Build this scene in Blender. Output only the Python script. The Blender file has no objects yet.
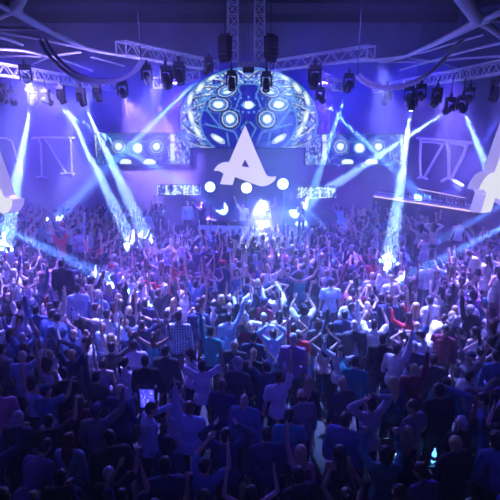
import bpy, bmesh, math, random
import numpy as np
from mathutils import Vector, Matrix, Euler, noise

SC = bpy.context.scene
COL = SC.collection
R = math.radians
PI = math.pi
V = Vector
random.seed(7)

# ---------------------------------------------------------------- camera
CAMZ = 6.3
TILT = math.atan(135 / 450)
cam = bpy.data.cameras.new('camera')
cam.lens = 32.4
cam.sensor_width = 36
cam.clip_start = 0.05
camo = bpy.data.objects.new('camera', cam)
COL.objects.link(camo)
camo.location = (0, 0, CAMZ)
camo.rotation_euler = (PI / 2 - TILT, 0, 0)
SC.camera = camo
CT, ST = math.cos(TILT), math.sin(TILT)


def ray(px, py):
    return V((px - 250, 450 * CT + (250 - py) * ST, -450 * ST + (250 - py) * CT))


def at(px, py, Y):
    """point at room depth Y seen at a photo pixel"""
    v = ray(px, py)
    return V((0, 0, CAMZ)) + v * (Y / v.y)


def atz(px, py, z):
    """point at height z seen at a photo pixel"""
    v = ray(px, py)
    return V((0, 0, CAMZ)) + v * ((z - CAMZ) / v.z)


def proj(p):
    q = V(p) - V((0, 0, CAMZ))
    zc = q.y * CT - q.z * ST
    yc = q.y * ST + q.z * CT
    return 250 + 450 * q.x / zc, 250 - 450 * yc / zc, zc


# ---------------------------------------------------------------- materials
MATS = {}


def mat(name, col, rough=.6, metal=0., emit=None, es=0., nscale=0., namp=.12, bump=0.):
    if name in MATS:
        return MATS[name]
    m = bpy.data.materials.new(name)
    m.use_nodes = True
    nt = m.node_tree
    b = nt.nodes['Principled BSDF']
    b.inputs['Base Color'].default_value = (*col, 1)
    b.inputs['Roughness'].default_value = rough
    b.inputs['Metallic'].default_value = metal
    if nscale:
        tc = nt.nodes.new('ShaderNodeTexCoord')
        n = nt.nodes.new('ShaderNodeTexNoise')
        n.inputs['Scale'].default_value = nscale
        n.inputs['Detail'].default_value = 3
        nt.links.new(tc.outputs['Object'], n.inputs['Vector'])
        r = nt.nodes.new('ShaderNodeValToRGB')
        r.color_ramp.elements[0].position = .3
        r.color_ramp.elements[1].position = .7
        r.color_ramp.elements[0].color = (*[c * (1 - namp) for c in col], 1)
        r.color_ramp.elements[1].color = (*[min(1, c * (1 + namp)) for c in col], 1)
        nt.links.new(n.outputs['Fac'], r.inputs['Fac'])
        nt.links.new(r.outputs['Color'], b.inputs['Base Color'])
        if bump:
            bp = nt.nodes.new('ShaderNodeBump')
            bp.inputs['Strength'].default_value = bump
            bp.inputs['Distance'].default_value = .02
            nt.links.new(n.outputs['Fac'], bp.inputs['Height'])
            nt.links.new(bp.outputs['Normal'], b.inputs['Normal'])
    if emit:
        b.inputs['Emission Color'].default_value = (*emit, 1)
        b.inputs['Emission Strength'].default_value = es
    MATS[name] = m
    return m


def mat_plaid():
    m = bpy.data.materials.new('plaid_cloth')
    m.use_nodes = True
    nt = m.node_tree
    b = nt.nodes['Principled BSDF']
    b.inputs['Roughness'].default_value = .85
    tc = nt.nodes.new('ShaderNodeTexCoord')
    sep = nt.nodes.new('ShaderNodeSeparateXYZ')
    nt.links.new(tc.outputs['Object'], sep.inputs[0])

    def band(sock, freq):
        a = nt.nodes.new('ShaderNodeMath'); a.operation = 'MULTIPLY'; a.inputs[1].default_value = freq
        nt.links.new(sock, a.inputs[0])
        f = nt.nodes.new('ShaderNodeMath'); f.operation = 'FRACT'
        nt.links.new(a.outputs[0], f.inputs[0])
        g = nt.nodes.new('ShaderNodeMath'); g.operation = 'GREATER_THAN'; g.inputs[1].default_value = .6
        nt.links.new(f.outputs[0], g.inputs[0])
        return g.outputs[0]
    s = nt.nodes.new('ShaderNodeMath'); s.operation = 'ADD'
    nt.links.new(band(sep.outputs[0], 18), s.inputs[0])
    nt.links.new(band(sep.outputs[2], 18), s.inputs[1])
    r = nt.nodes.new('ShaderNodeValToRGB')
    nt.links.new(s.outputs[0], r.inputs['Fac'])
    e = r.color_ramp.elements
    e[0].position = 0; e[0].color = (.75, .78, .85, 1)
    e[1].position = 1; e[1].color = (.07, .09, .2, 1)
    k = e.new(.5); k.color = (.3, .34, .5, 1)
    r.color_ramp.interpolation = 'LINEAR'
    h = nt.nodes.new('ShaderNodeMath'); h.operation = 'MULTIPLY'; h.inputs[1].default_value = .5
    nt.links.new(s.outputs[0], h.inputs[0])
    nt.links.new(h.outputs[0], r.inputs['Fac'])
    nt.links.new(r.outputs['Color'], b.inputs['Base Color'])
    MATS['plaid'] = m
    return m


SKIN = {
    'fair': mat('skin_fair', (.78, .55, .45), .5, nscale=9, namp=.06),
    'light': mat('skin_light', (.68, .44, .33), .5, nscale=9, namp=.06),
    'tan': mat('skin_tan', (.48, .29, .19), .5, nscale=9, namp=.06),
    'brown': mat('skin_brown', (.25, .14, .09), .5, nscale=9, namp=.06),
}
CLOTHC = {
    'white': (.85, .85, .87), 'pale blue': (.45, .58, .82), 'light grey': (.5, .5, .53), 'grey': (.22, .22, .24),
    'charcoal': (.07, .07, .08), 'black': (.018, .018, .02), 'navy': (.03, .04, .12), 'purple': (.32, .14, .45),
    'pink': (.75, .3, .45), 'red': (.6, .03, .04), 'teal': (.05, .3, .34), 'denim blue': (.12, .2, .42),
    'cream': (.8, .72, .6), 'maroon': (.2, .02, .05), 'lilac': (.55, .45, .75),
}
CLOTH = {k: mat('cloth_' + k.replace(' ', '_'), c, .85, nscale=14, namp=.1, bump=.25) for k, c in CLOTHC.items()}
CLOTH['plaid'] = mat_plaid()
HAIRC = {'black': (.012, .01, .012), 'dark brown': (.035, .02, .014), 'brown': (.09, .05, .03), 'blonde': (.55, .4, .2),
         'grey': (.5, .5, .52), 'auburn': (.16, .045, .02)}
HAIR = {k: mat('hair_' + k.replace(' ', '_'), c, .45, nscale=30, namp=.3, bump=.5) for k, c in HAIRC.items()}
M_EYEW = mat('eye_white', (.8, .8, .8), .3)
M_IRIS = mat('eye_dark', (.03, .02, .02), .3)
M_LIPS = mat('lips', (.5, .18, .17), .5)
M_SHOE = mat('shoe_leather', (.02, .02, .02), .4, nscale=20)
M_SHOEW = mat('shoe_white', (.7, .7, .7), .6, nscale=20)
M_BLACKM = mat('black_metal', (.02, .02, .025), .45, .3, nscale=12)
M_TRUSS = mat('aluminium_truss', (.8, .81, .85), .4, .25, nscale=8)
M_STEELW = mat('white_painted_steel', (.75, .74, .78), .45, nscale=3, namp=.05)
M_WALLB = mat('dark_blue_wall', (.2, .2, .28), .8, nscale=.8, namp=.25)
M_WALLS = mat('dark_side_wall', (.1, .1, .15), .8, nscale=.8, namp=.25)
M_CEIL = mat('dark_ceiling', (.015, .015, .022), .85, nscale=.7, namp=.3)
M_FLOOR = mat('dark_floor', (.008, .008, .011), .7, nscale=1.5, namp=.4)
M_SOFA = mat('black_leather', (.015, .015, .018), .38, nscale=6, namp=.3, bump=.3)
M_WOOD = mat('dark_lacquer', (.03, .025, .03), .25, nscale=3, namp=.3)
M_CHROME = mat('chrome', (.75, .76, .8), .15, 1., nscale=6, namp=.05)


def emis(name, col, s):
    if name in MATS:
        return MATS[name]
    m = bpy.data.materials.new(name)
    m.use_nodes = True
    nt = m.node_tree
    nt.nodes.clear()
    o = nt.nodes.new('ShaderNodeOutputMaterial')
    e = nt.nodes.new('ShaderNodeEmission')
    e.inputs[0].default_value = (*col, 1)
    e.inputs[1].default_value = s
    nt.links.new(e.outputs[0], o.inputs[0])
    MATS[name] = m
    return m


def glassy(name, col, es=0.):
    if name in MATS:
        return MATS[name]
    m = mat(name, col, .08)
    b = m.node_tree.nodes['Principled BSDF']
    b.inputs['Transmission Weight'].default_value = .6
    if es:
        b.inputs['Emission Color'].default_value = (*col, 1)
        b.inputs['Emission Strength'].default_value = es
    return m


# ---------------------------------------------------------------- mesh builder
class MB:
    def __init__(s):
        s.v = []; s.f = []; s.m = []; s.sm = []

    def add(s, vs, fs, m=0, smooth=True):
        b = len(s.v)
        s.v += [tuple(v) for v in vs]
        for f in fs:
            s.f.append(tuple(b + i for i in f)); s.m.append(m); s.sm.append(smooth)

    def box(s, a, b, m=0, M=None):
        vs = [V((x, y, z)) for x in (a[0], b[0]) for y in (a[1], b[1]) for z in (a[2], b[2])]
        if M is not None:
            vs = [M @ v for v in vs]
        s.add(vs, [(0, 1, 3, 2), (4, 6, 7, 5), (0, 4, 5, 1), (2, 3, 7, 6), (0, 2, 6, 4), (1, 5, 7, 3)], m, False)

    def tube(s, pts, rad, seg=8, m=0, flat=1., caps=True, side=None):
        """tapered round tube through pts; rad a number or a list; hemispherical-ish ends"""
        pts = [V(p) for p in pts]
        n = len(pts)
        if not hasattr(rad, '__len__'):
            rad = [rad] * n
        rings = []
        prev = None
        for i in range(n):
            d = (pts[min(i + 1, n - 1)] - pts[max(i - 1, 0)])
            d = d.normalized() if d.length > 1e-9 else V((0, 0, 1))
            if prev is None:
                u = V(side) if side is not None else (V((1, 0, 0)) if abs(d.x) < .9 else V((0, 1, 0)))
            else:
                u = prev
            u = (u - d * u.dot(d))
            u = u.normalized() if u.length > 1e-6 else d.orthogonal().normalized()
            prev = u
            w = d.cross(u)
            rings.append((pts[i], d, u, w, rad[i]))
        full = []
        if caps:
            p, d, u, w, r = rings[0]
            for a in (75, 40):
                full.append((p - d * r * math.sin(R(a)), u, w, r * math.cos(R(a))))
        full += [(p, u, w, r) for p, d, u, w, r in rings]
        if caps:
            p, d, u, w, r = rings[-1]
            for a in (40, 75):
                full.append((p + d * r * math.sin(R(a)), u, w, r * math.cos(R(a))))
        vs = []
        for p, u, w, r in full:
            for k in range(seg):
                t = 2 * PI * k / seg
                vs.append(p + u * (r * math.cos(t)) + w * (r * flat * math.sin(t)))
        fs = []
        for i in range(len(full) - 1):
            for k in range(seg):
                a, b = i * seg + k, i * seg + (k + 1) % seg
                fs.append((a, b, b + seg, a + seg))
        fs.append(tuple(range(seg))[::-1])
        fs.append(tuple((len(full) - 1) * seg + k for k in range(seg)))
        s.add(vs, fs, m)

    def ell(s, c, r, rot=None, m=0, seg=14, rings=8):
        c = V(c)
        vs = []
        for i in range(1, rings):
            ph = PI * i / rings
            for k in range(seg):
                t = 2 * PI * k / seg
                vs.append(V((r[0] * math.sin(ph) * math.cos(t), r[1] * math.sin(ph) * math.sin(t), r[2] * math.cos(ph))))
        vs += [V((0, 0, r[2])), V((0, 0, -r[2]))]
        if rot is not None:
            vs = [rot @ v for v in vs]
        vs = [v + c for v in vs]
        fs = []
        for i in range(rings - 2):
            for k in range(seg):
                a, b = i * seg + k, i * seg + (k + 1) % seg
                fs.append((a, a + seg, b + seg, b))
        T, B = len(vs) - 2, len(vs) - 1
        for k in range(seg):
            fs.append((T, k, (k + 1) % seg))
            o = (rings - 2) * seg
            fs.append((B, o + (k + 1) % seg, o + k))
        s.add(vs, fs, m)

    def lathe(s, prof, seg=16, m=0, M=None):
        """prof: list of (r, z)"""
        vs = []
        for r, z in prof:
            for k in range(seg):
                t = 2 * PI * k / seg
                v = V((r * math.cos(t), r * math.sin(t), z))
                vs.append(M @ v if M is not None else v)
        fs = []
        for i in range(len(prof) - 1):
            for k in range(seg):
                a, b = i * seg + k, i * seg + (k + 1) % seg
                fs.append((a, b, b + seg, a + seg))
        fs.append(tuple(range(seg))[::-1])
        fs.append(tuple((len(prof) - 1) * seg + k for k in range(seg)))
        s.add(vs, fs, m)

    def mesh(s, name, mats=()):
        me = bpy.data.meshes.new(name)
        me.from_pydata(s.v, [], s.f)
        me.polygons.foreach_set('material_index', s.m)
        me.polygons.foreach_set('use_smooth', s.sm)
        for m in mats:
            me.materials.append(m)
        me.update()
        return me


def link(name, me, parent=None, loc=None, rot=None):
    o = bpy.data.objects.new(name, me)
    COL.objects.link(o)
    if parent is not None:
        o.parent = parent
    if loc is not None:
        o.location = loc
    if rot is not None:
        o.rotation_euler = rot
    return o


def tag(o, label=None, cat=None, group=None, kind=None):
    if label: o['label'] = label
    if cat: o['category'] = cat
    if group: o['group'] = group
    if kind: o['kind'] = kind
    return o


def thing(name, label, cat, loc=(0, 0, 0), rz=0, group=None):
    o = link(name, None, None, loc, (0, 0, rz))
    return tag(o, label, cat, group)


def part(name, mb, m, parent, loc=None, rot=None):
    return link(name, mb.mesh(name, [m] if not isinstance(m, (list, tuple)) else m), parent, loc, rot)


def struct(name, mb, m):
    o = part(name, mb, m, None)
    o['kind'] = 'structure'
    return o


def boxm(*boxes):
    mb = MB()
    for a, b in boxes:
        mb.box(a, b)
    return mb


def rot_to(d, up=(0, 0, 1)):
    """matrix whose -Z looks along d"""
    return V(d).normalized().to_track_quat('-Z', 'Y').to_matrix()


# ---------------------------------------------------------------- people
def fuse(mb, name, vox, ratio, disp=0., dscale=10., smooth=1):
    me = mb.mesh(name + '_raw')
    o = bpy.data.objects.new('tmp', me)
    COL.objects.link(o)
    r = o.modifiers.new('r', 'REMESH'); r.mode = 'VOXEL'; r.voxel_size = vox
    if ratio < 1:
        d = o.modifiers.new('d', 'DECIMATE'); d.ratio = ratio
    if smooth:
        s_ = o.modifiers.new('s', 'SMOOTH'); s_.iterations = smooth; s_.factor = .5
    dg = bpy.context.evaluated_depsgraph_get()
    m2 = bpy.data.meshes.new_from_object(o.evaluated_get(dg))
    bpy.data.objects.remove(o)
    bpy.data.meshes.remove(me)
    m3 = m2
    if disp:
        for v in m3.vertices:
            c = v.co
            q = noise.noise(V((c.x * dscale, c.y * dscale, c.z * dscale * .55))) + .5 * noise.noise(c * dscale * 2.3)
            v.co = c + v.normal * (q * disp)
    m3.name = name
    m3.materials.clear()
    m3.polygons.foreach_set('use_smooth', [True] * len(m3.polygons))
    return m3


ARM = {  # upper arm direction, forearm direction, hand, for a limb on the +x side, +y forwards
    'down': ((.2, .0, -1), (.1, .25, -1), 'relax'),
    'down2': ((.35, -.05, -1), (.0, .5, -.9), 'relax'),
    'up': ((.22, .12, 1), (.04, .1, 1), 'open'),
    'upout': ((.5, .1, .9), (.3, .1, 1), 'open'),
    'wide': ((.95, .1, .55), (.55, .15, .95), 'open'),
    'bent': ((.85, .2, .5), (-.15, .2, 1), 'open'),
    'clasp': ((.8, .1, .7), (-.75, .0, .65), 'relax'),
    'pump': ((.6, .6, .35), (.05, .35, 1), 'fist'),
    'phone': ((.3, .75, .25), (-.22, .55, 1), 'fist'),
    'fwd': ((.2, .95, -.1), (-.05, 1, .25), 'open'),
    'point': ((.25, .95, .35), (.05, 1, .3), 'point'),
    'hip': ((.75, -.2, -.8), (-.75, .4, -.35), 'fist'),
    'drink': ((.25, .2, -.95), (-.1, .95, .35), 'fist'),
    'cross': ((.15, .25, -1), (-.9, .6, .1), 'relax'),
    'side': ((1, .05, .05), (.95, .25, .15), 'relax'),
    'clap': ((.4, .7, .5), (-.45, .5, .8), 'open'),
    'head': ((.75, .15, .65), (-.85, -.1, .35), 'relax'),
    'table': ((.2, .6, -.8), (-.05, .8, -.65), 'relax'),
}
# pose: (left arm, right arm, lean degrees, head pitch(down +), head yaw, stance, words)
POSE = {
    'stand': ('down', 'down', 2, 2, 0, 0, 'arms down'),
    'stand_look': ('down', 'down2', 2, 6, 32, 1, 'head turned, arms down'),
    'both_up': ('up', 'up', 0, -10, 0, 0, 'both arms straight up'),
    'v_up': ('upout', 'upout', -3, -12, 0, 1, 'arms raised in a V'),
    'wide_up': ('wide', 'wide', -2, -8, 0, 1, 'arms spread wide and high'),
    'one_up_l': ('up', 'down', 2, -4, 12, 0, 'one arm straight up'),
    'one_up_r': ('down', 'up', 2, -4, -12, 1, 'one arm straight up'),
    'out_r': ('down', 'upout', 3, -3, -15, 1, 'one arm reaching high'),
    'pump_l': ('pump', 'down', 3, -4, 0, 1, 'one fist pumping'),
    'pump_r': ('down2', 'pump', 3, -4, 5, 0, 'one fist pumping'),
    'bent_up': ('bent', 'bent', 0, -5, 0, 1, 'both hands bent up'),
    'clasp_up': ('clasp', 'clasp', 0, -4, 0, 0, 'hands clasped over the head'),
    'phone': ('phone', 'phone', 0, -6, 0, 0, 'both hands holding up a phone'),
    'phone_one': ('down', 'phone', 2, -4, -6, 1, 'one hand held up in front'),
    'clap': ('clap', 'clap', 2, -4, 0, 1, 'clapping at face height'),
    'fwd': ('fwd', 'down', 6, 2, 0, 1, 'one arm stretched forward'),
    'point': ('down', 'point', 2, -4, 0, 0, 'pointing ahead'),
    'hip': ('hip', 'hip', 2, 4, 0, 0, 'hands on hips'),
    'hip_one': ('hip', 'up', 0, -6, 10, 1, 'one hand on hip, other up'),
    'drink': ('down', 'drink', 2, 8, -14, 0, 'one forearm held out'),
    'cross': ('cross', 'cross', 3, 4, 0, 0, 'arms folded'),
    'side_l': ('side', 'down', 2, 2, 30, 0, 'one arm stretched sideways'),
    'side_up': ('side', 'up', 0, -6, -10, 1, 'one arm out, one arm up'),
    'head': ('head', 'head', -2, -5, 0, 1, 'hands behind the head'),
    'bow': ('table', 'table', 42, 20, 0, 1, 'leaning far forward'),
    'bow_side': ('table', 'side', 30, 15, 25, 1, 'bending with an arm out'),
    'lean': ('drink', 'table', 20, 18, 20, 0, 'leaning in to talk'),
}


class Skel:
    pass


def skel(pose, fem):
    la, ra, lean, hp, hy, stance, _ = POSE[pose]
    k = Skel()
    k.fem = fem
    Lr = Matrix.Rotation(R(-lean), 3, 'X')
    k.T = Lr
    up = Lr @ V((0, 0, 1))
    back = -.10 * math.sin(R(lean)) * 2
    k.P = V((0, back, .94))
    sw = .165 if fem else .192
    k.W = k.P + up * .14
    k.C = k.P + up * .36
    k.N = k.P + up * .525
    k.S = {}
    k.arm = {}
    for sd, a in ((-1, la), (1, ra)):
        ua, fa, hand = ARM[a]
        lift = .045 if ua[2] > .3 else 0
        S = k.P + Lr @ V((sd * (sw - lift * .5), -.005, .46 + lift))
        u = (Lr @ V((ua[0] * sd, ua[1], ua[2]))).normalized()
        f = (Lr @ V((fa[0] * sd, fa[1], fa[2]))).normalized()
        E = S + u * .285
        Wr = E + f * .25
        k.S[sd] = S
        k.arm[sd] = (S, E, Wr, f, hand, u)
    k.legs = {}
    for sd in (-1, 1):
        hip = k.P + V((sd * .092, 0, -.04))
        if stance:
            kn = V((sd * .15, back + (.10 if sd > 0 else .03), .49)); an = V((sd * .19, -.02 if sd > 0 else -.10, .09))
        else:
            kn = V((sd * .11, back * .5 + .03, .49)); an = V((sd * .115, -.01, .09))
        k.legs[sd] = (hip, kn, an)
    # head frame
    k.HR = Lr @ Matrix.Rotation(R(hy), 3, 'Z') @ Matrix.Rotation(R(-hp + lean * .35), 3, 'X')
    k.H = k.N + (Lr @ V((0, .015, .055))) + k.HR @ V((0, .018, .105))
    return k


def solids_torso(mb, k, e=0., short=0.):
    T = k.T
    f = k.fem
    P = lambda x, y, z: k.P + T @ V((x, y, z))
    mb.ell(P(0, -.005, .34), ((.145 if f else .17) + e, (.10 if f else .118) + e, .17 + e), T)
    mb.ell(P(0, .0, .20), ((.118 if f else .145) + e, (.09 if f else .108) + e, .16 + e), T)
    mb.ell(P(0, 0, .03), ((.165 if f else .162) + e, (.115 if f else .112) + e, .12 + e), T)
    for sd in (-1, 1):
        mb.tube([P(sd * .03, -.01, .505), P(sd * .09, -.012, .475), k.S[sd]], [.045 + e, .055 + e, .058 + e])
        mb.ell(P(sd * .08, -.045, .36), (.085 + e, .07 + e, .13 + e), T)
        if f:
            mb.ell(P(sd * .068, .085, .335), (.062 + e, .055 + e, .062 + e), T)
        else:
            mb.ell(P(sd * .075, .06, .375), (.085 + e, .055 + e, .08 + e), T)
        mb.ell(P(sd * .078, -.06, .0), (.088 + e, .08 + e, .095 + e), T)


def solids_arm(mb, k, sd, e=0., upto=2.0):
    """upto: 1 = elbow, 2 = wrist"""
    S, E, W, f, hand, u = k.arm[sd][:6]
    g = .88 if k.fem else 1
    r = [.058 * g + e, .05 * g + e, .047 * g + e, .04 * g + e]
    pts = [S, S + u * .09, S + u * .19, E]
    if upto < 1:
        pts = [S, S + u * .09, S + u * (.285 * upto)]
        mb.tube(pts, [.06 * g + e, .056 * g + e, .055 * g + e * 1.5])
        return
    mb.tube(pts, r)
    if upto >= 2:
        mb.tube([E, E + f * .07, E + f * .16, W], [.04 * g + e, .041 * g + e, .034 * g + e, .026 * g + e])


def solids_leg(mb, k, sd, e=0., upto=2.0, loose=0.):
    h, kn, an = k.legs[sd]
    if upto <= 1:
        q = h.lerp(kn, upto)
        mb.tube([h, h.lerp(q, .5), q], [.092 + e, .08 + e + loose, .07 + e + loose], 12)
        return
    mb.tube([h, h.lerp(kn, .3), h.lerp(kn, .7), kn], [.092 + e, .084 + e, .066 + e, .054 + e + loose], 12)
    mb.tube([kn, kn.lerp(an, .3) + V((0, -.012, 0)), kn.lerp(an, .7), an],
            [.054 + e + loose, .056 + e + loose, .042 + e + loose, .036 + e + loose], 12)


def hand_islands(mb, wr, f, nrm, sd, kind):
    f = f.normalized()
    nrm = (nrm - f * nrm.dot(f)).normalized()
    side = f.cross(nrm).normalized() * sd   # towards thumb
    base = wr + f * .085
    L = [.072, .08, .075, .058]
    curl = {'open': 8, 'relax': 28, 'fist': 78, 'point': 75}[kind]
    for i in range(4):
        off = side * (.03 - .02 * i)
        p = base + off
        d = (f + side * (.10 - .07 * i)).normalized()
        c = 5 if (kind == 'point' and i == 0) else curl
        pts = [p - d * .02, p]
        for j, sg in enumerate((.42, .32, .26)):
            ax = d.cross(nrm).normalized()
            d = Matrix.Rotation(R(c * (.9 if j else .8)), 3, ax) @ d
            p = p + d * (L[i] * sg)
            pts.append(p)
        mb.tube(pts, [.0095, .0095, .009, .0082, .0072], 6)
    p = wr + f * .03 + side * .028
    d = (f * .6 + side * .75 + nrm * .2).normalized()
    pts = [p, p + d * .03]
    d2 = (d + f * .6 + nrm * (.5 if kind in ('fist', 'point') else .0)).normalized()
    pts += [p + d * .03 + d2 * .026, p + d * .03 + d2 * .048]
    mb.tube(pts, [.013, .0115, .0105, .0085], 6)


def make_body(pose, fem):
    k = skel(pose, fem)
    mb = MB()
    solids_torso(mb, k)
    # neck and head
    nr = .046 if fem else .056
    mb.tube([k.N - k.T @ V((0, 0, .05)), k.N + k.T @ V((0, .01, .05)), k.H - k.HR @ V((0, .01, .03))], [nr + .012, nr, nr])
    Hh = lambda x, y, z: k.H + k.HR @ V((x, y, z))
    q = .95 if fem else 1
    mb.ell(Hh(0, -.012, .03), (.076 * q, .093 * q, .09), k.HR)
    mb.ell(Hh(0, .02, -.025), (.064 * q, .074, .088), k.HR)
    mb.ell(Hh(0, .052, -.088), (.036 * q, .036, .03), k.HR)
    mb.tube([Hh(0, .085, .008), Hh(0, .105, -.028)], [.009, .015])
    mb.tube([Hh(-.034, .079, .028), Hh(.034, .079, .028)], .013)
    for sd in (-1, 1):
        mb.ell(Hh(sd * .04, .066, -.03), (.022, .02, .02), k.HR)
        mb.ell(Hh(sd * .076 * q, -.008, -.01), (.011, .02, .033), k.HR)
        solids_arm(mb, k, sd)
        S, E, W, f, hand, u = k.arm[sd][:6]
        nrm = u.cross(f)
        nrm = nrm if nrm.length > .2 else V((0, 1, 0))
        nrm = f.cross(nrm).normalized() if f.cross(nrm).length > .1 else V((0, 1, 0))
        nrm = -nrm if nrm.y < 0 else nrm
        side = f.cross(nrm).normalized()
        rm = Matrix((side, nrm, f)).transposed()
        mb.ell(W + f * .052, (.043, .019, .056), rm)
        mb.tube([W - f * .02, W + f * .03], [.026, .027], flat=.8)
        solids_leg(mb, k, sd)
        an = k.legs[sd][2]
        mb.tube([an + V((0, -.03, -.045)), an + V((0, .06, -.05)), an + V((0, .15, -.065))], [.038, .036, .026])
        k.arm[sd] = (S, E, W, f, hand, u)
        k.arm[sd] += (nrm,)
    me = fuse(mb, 'body', .0145, .35)
    # face and fingers
    ex = MB()
    for sd in (-1, 1):
        S, E, W, f, hand, u, nrm = k.arm[sd]
        hand_islands(ex, W, f, nrm, sd, hand)
        ex.ell(Hh(sd * .03, .079, .004), (.014, .012, .009), k.HR, 1, 8, 5)
        ex.ell(Hh(sd * .03, .0885, .004), (.006, .005, .0065), k.HR, 2, 6, 4)
        ex.tube([Hh(sd * .014, .093, .032), Hh(sd * .046, .083, .032)], .0045, 5, 2)
    ex.tube([Hh(-.022, .087, -.066), Hh(0, .094, -.064), Hh(.022, .087, -.066)], [.005, .008, .005], 6, 3)
    bm = bmesh.new()
    bm.from_mesh(me)
    m2 = ex.mesh('x')
    bm.from_mesh(m2)
    bm.to_mesh(me)
    bm.free()
    bpy.data.meshes.remove(m2)
    for m in (SKIN['light'], M_EYEW, M_IRIS, M_LIPS):
        me.materials.append(m)
    return me, k


def make_top(kind, k):
    mb = MB()
    P = lambda x, y, z: k.P + k.T @ V((x, y, z))
    e = {'t_shirt': .016, 'shirt': .018, 'jacket': .03, 'tank_top': .013, 'dress': .013, 'blouse': .02, 'crop_top': .012, 'hoodie': .03}[kind]
    if kind == 'crop_top':
        k2 = k
        mb.ell(P(0, -.005, .34), (.145 + e, .10 + e, .12 + e), k.T)
        for sd in (-1, 1):
            mb.ell(P(sd * .068, .085, .335), (.062 + e, .055 + e, .06 + e), k.T)
            mb.tube([P(sd * .06, .07, .42), P(sd * .07, -.0, .50), P(sd * .06, -.09, .42)], .018)
    elif kind in ('dress', 'tank_top'):
        f = k.fem
        mb.ell(P(0, -.005, .33), ((.145 if f else .17) + e, (.10 if f else .118) + e, .15 + e), k.T)
        mb.ell(P(0, .0, .20), ((.118 if f else .145) + e, (.09 if f else .108) + e, .16 + e), k.T)
        mb.ell(P(0, 0, .03), (.165 + e, .115 + e, .12 + e), k.T)
        for sd in (-1, 1):
            if f:
                mb.ell(P(sd * .068, .085, .335), (.062 + e, .055 + e, .062 + e), k.T)
            else:
                mb.ell(P(sd * .075, .06, .36), (.085 + e, .055 + e, .09 + e), k.T)
            mb.ell(P(sd * .08, -.045, .34), (.085 + e, .07 + e, .13 + e), k.T)
            mb.ell(P(sd * .078, -.06, .0), (.088 + e, .08 + e, .095 + e), k.T)
            mb.tube([P(sd * .075, .07, .43), P(sd * .08, -.0, .515), P(sd * .075, -.09, .43)], .022)
    else:
        solids_torso(mb, k, e)
        up = {'t_shirt': .62, 'shirt': 2, 'jacket': 2, 'blouse': 2, 'hoodie': 2}[kind]
        for sd in (-1, 1):
            solids_arm(mb, k, sd, e * (1. if up > 1 else 1.1), up)
        mb.tube([P(0, -.01, .49), P(0, .0, .535)], [.075, .058 if kind != 'hoodie' else .075])
        if kind == 'hoodie':
            mb.ell(P(0, -.1, .5), (.1, .06, .06), k.T)
    if kind != 'crop_top':
        lo = {'t_shirt': -.11, 'shirt': -.12, 'jacket': -.18, 'tank_top': -.1, 'dress': -.05, 'blouse': -.11, 'hoodie': -.11}[kind]
        mb.tube([P(0, 0, .10), P(0, 0, .0), P(0, 0, lo)], [.15 + e, .178 + e, .19 + e], 16, flat=.84, side=(1, 0, 0), caps=False)
    if kind == 'dress':
        a = k.P
        mb.tube([a + V((0, 0, .02)), a + V((0, .01, -.14)), a + V((0, .02, -.33))], [.17, .20, .235], 20, flat=.8, side=(1, 0, 0), caps=False)
    return fuse(mb, kind, .02, .45, .012 if kind != 'crop_top' else .004, 9)


def make_bottom(kind, k):
    mb = MB()
    P = lambda x, y, z: k.P + k.T @ V((x, y, z))
    mb.ell(k.P + V((0, 0, .03)), (.164, .116, .11))
    for sd in (-1, 1):
        mb.ell(k.P + V((sd * .078, -.055, .0)), (.088, .08, .095))
        if kind == 'trousers':
            solids_leg(mb, k, sd, .014, 2, .012)
        elif kind == 'shorts':
            solids_leg(mb, k, sd, .02, .8, .02)
    if kind == 'skirt':
        a = k.P
        mb.tube([a + V((0, 0, .08)), a + V((0, .01, -.1)), a + V((0, .02, -.3))], [.16, .19, .20], 20, flat=.8, side=(1, 0, 0), caps=False)
    return fuse(mb, kind, .021, .45, .01, 8)


def make_hair(style):
    mb = MB()
    d, ds = .006, 22
    if style in ('short', 'long', 'bun', 'ponytail', 'bob'):
        g = .006 if style == 'short' else .012
        mb.ell((0, -.022, .042), (.077 + g, .092 + g, .086 + g))
        mb.ell((0, -.055, -.01), (.074 + g, .058 + g, .075 + g))
    if style == 'curly':
        mb.ell((0, -.03, .05), (.105, .11, .11)); mb.ell((0, -.07, -.02), (.1, .08, .1)); d, ds = .03, 28
    if style == 'balding':
        mb.ell((0, -.06, -.012), (.082, .055, .06))
    if style == 'long':
        mb.tube([(0, -.07, .0), (0, -.10, -.12), (0, -.12, -.24), (0, -.13, -.34)], [.088, .095, .09, .055], 12, flat=.45, side=(1, 0, 0))
        for sd in (-1, 1):
            mb.tube([(sd * .072, -.01, .03), (sd * .085, -.005, -.09), (sd * .09, .0, -.2)], [.022, .026, .016])
    if style == 'bob':
        mb.tube([(0, -.055, .0), (0, -.07, -.08), (0, -.075, -.13)], [.09, .1, .09], 12, flat=.6, side=(1, 0, 0))
        for sd in (-1, 1):
            mb.tube([(sd * .074, .0, .03), (sd * .085, .01, -.07), (sd * .08, .015, -.11)], [.022, .028, .02])
    if style == 'bun':
        mb.ell((0, -.12, .1), (.045, .045, .045))
    if style == 'ponytail':
        mb.tube([(0, -.1, .07), (0, -.15, .07), (0, -.18, -.03), (0, -.165, -.17), (0, -.15, -.25)], [.022, .03, .036, .03, .01])
    return fuse(mb, 'hair', .0125, .4, d, ds, 0)


def make_cap():
    mb = MB()
    mb.ell((0, -.015, .055), (.088, .105, .075))
    mb.ell((0, .12, .05), (.062, .07, .01))
    mb.ell((0, -.015, .132), (.01, .01, .007))
    return fuse(mb, 'cap', .011, .5, 0, 1, 0)


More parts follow.
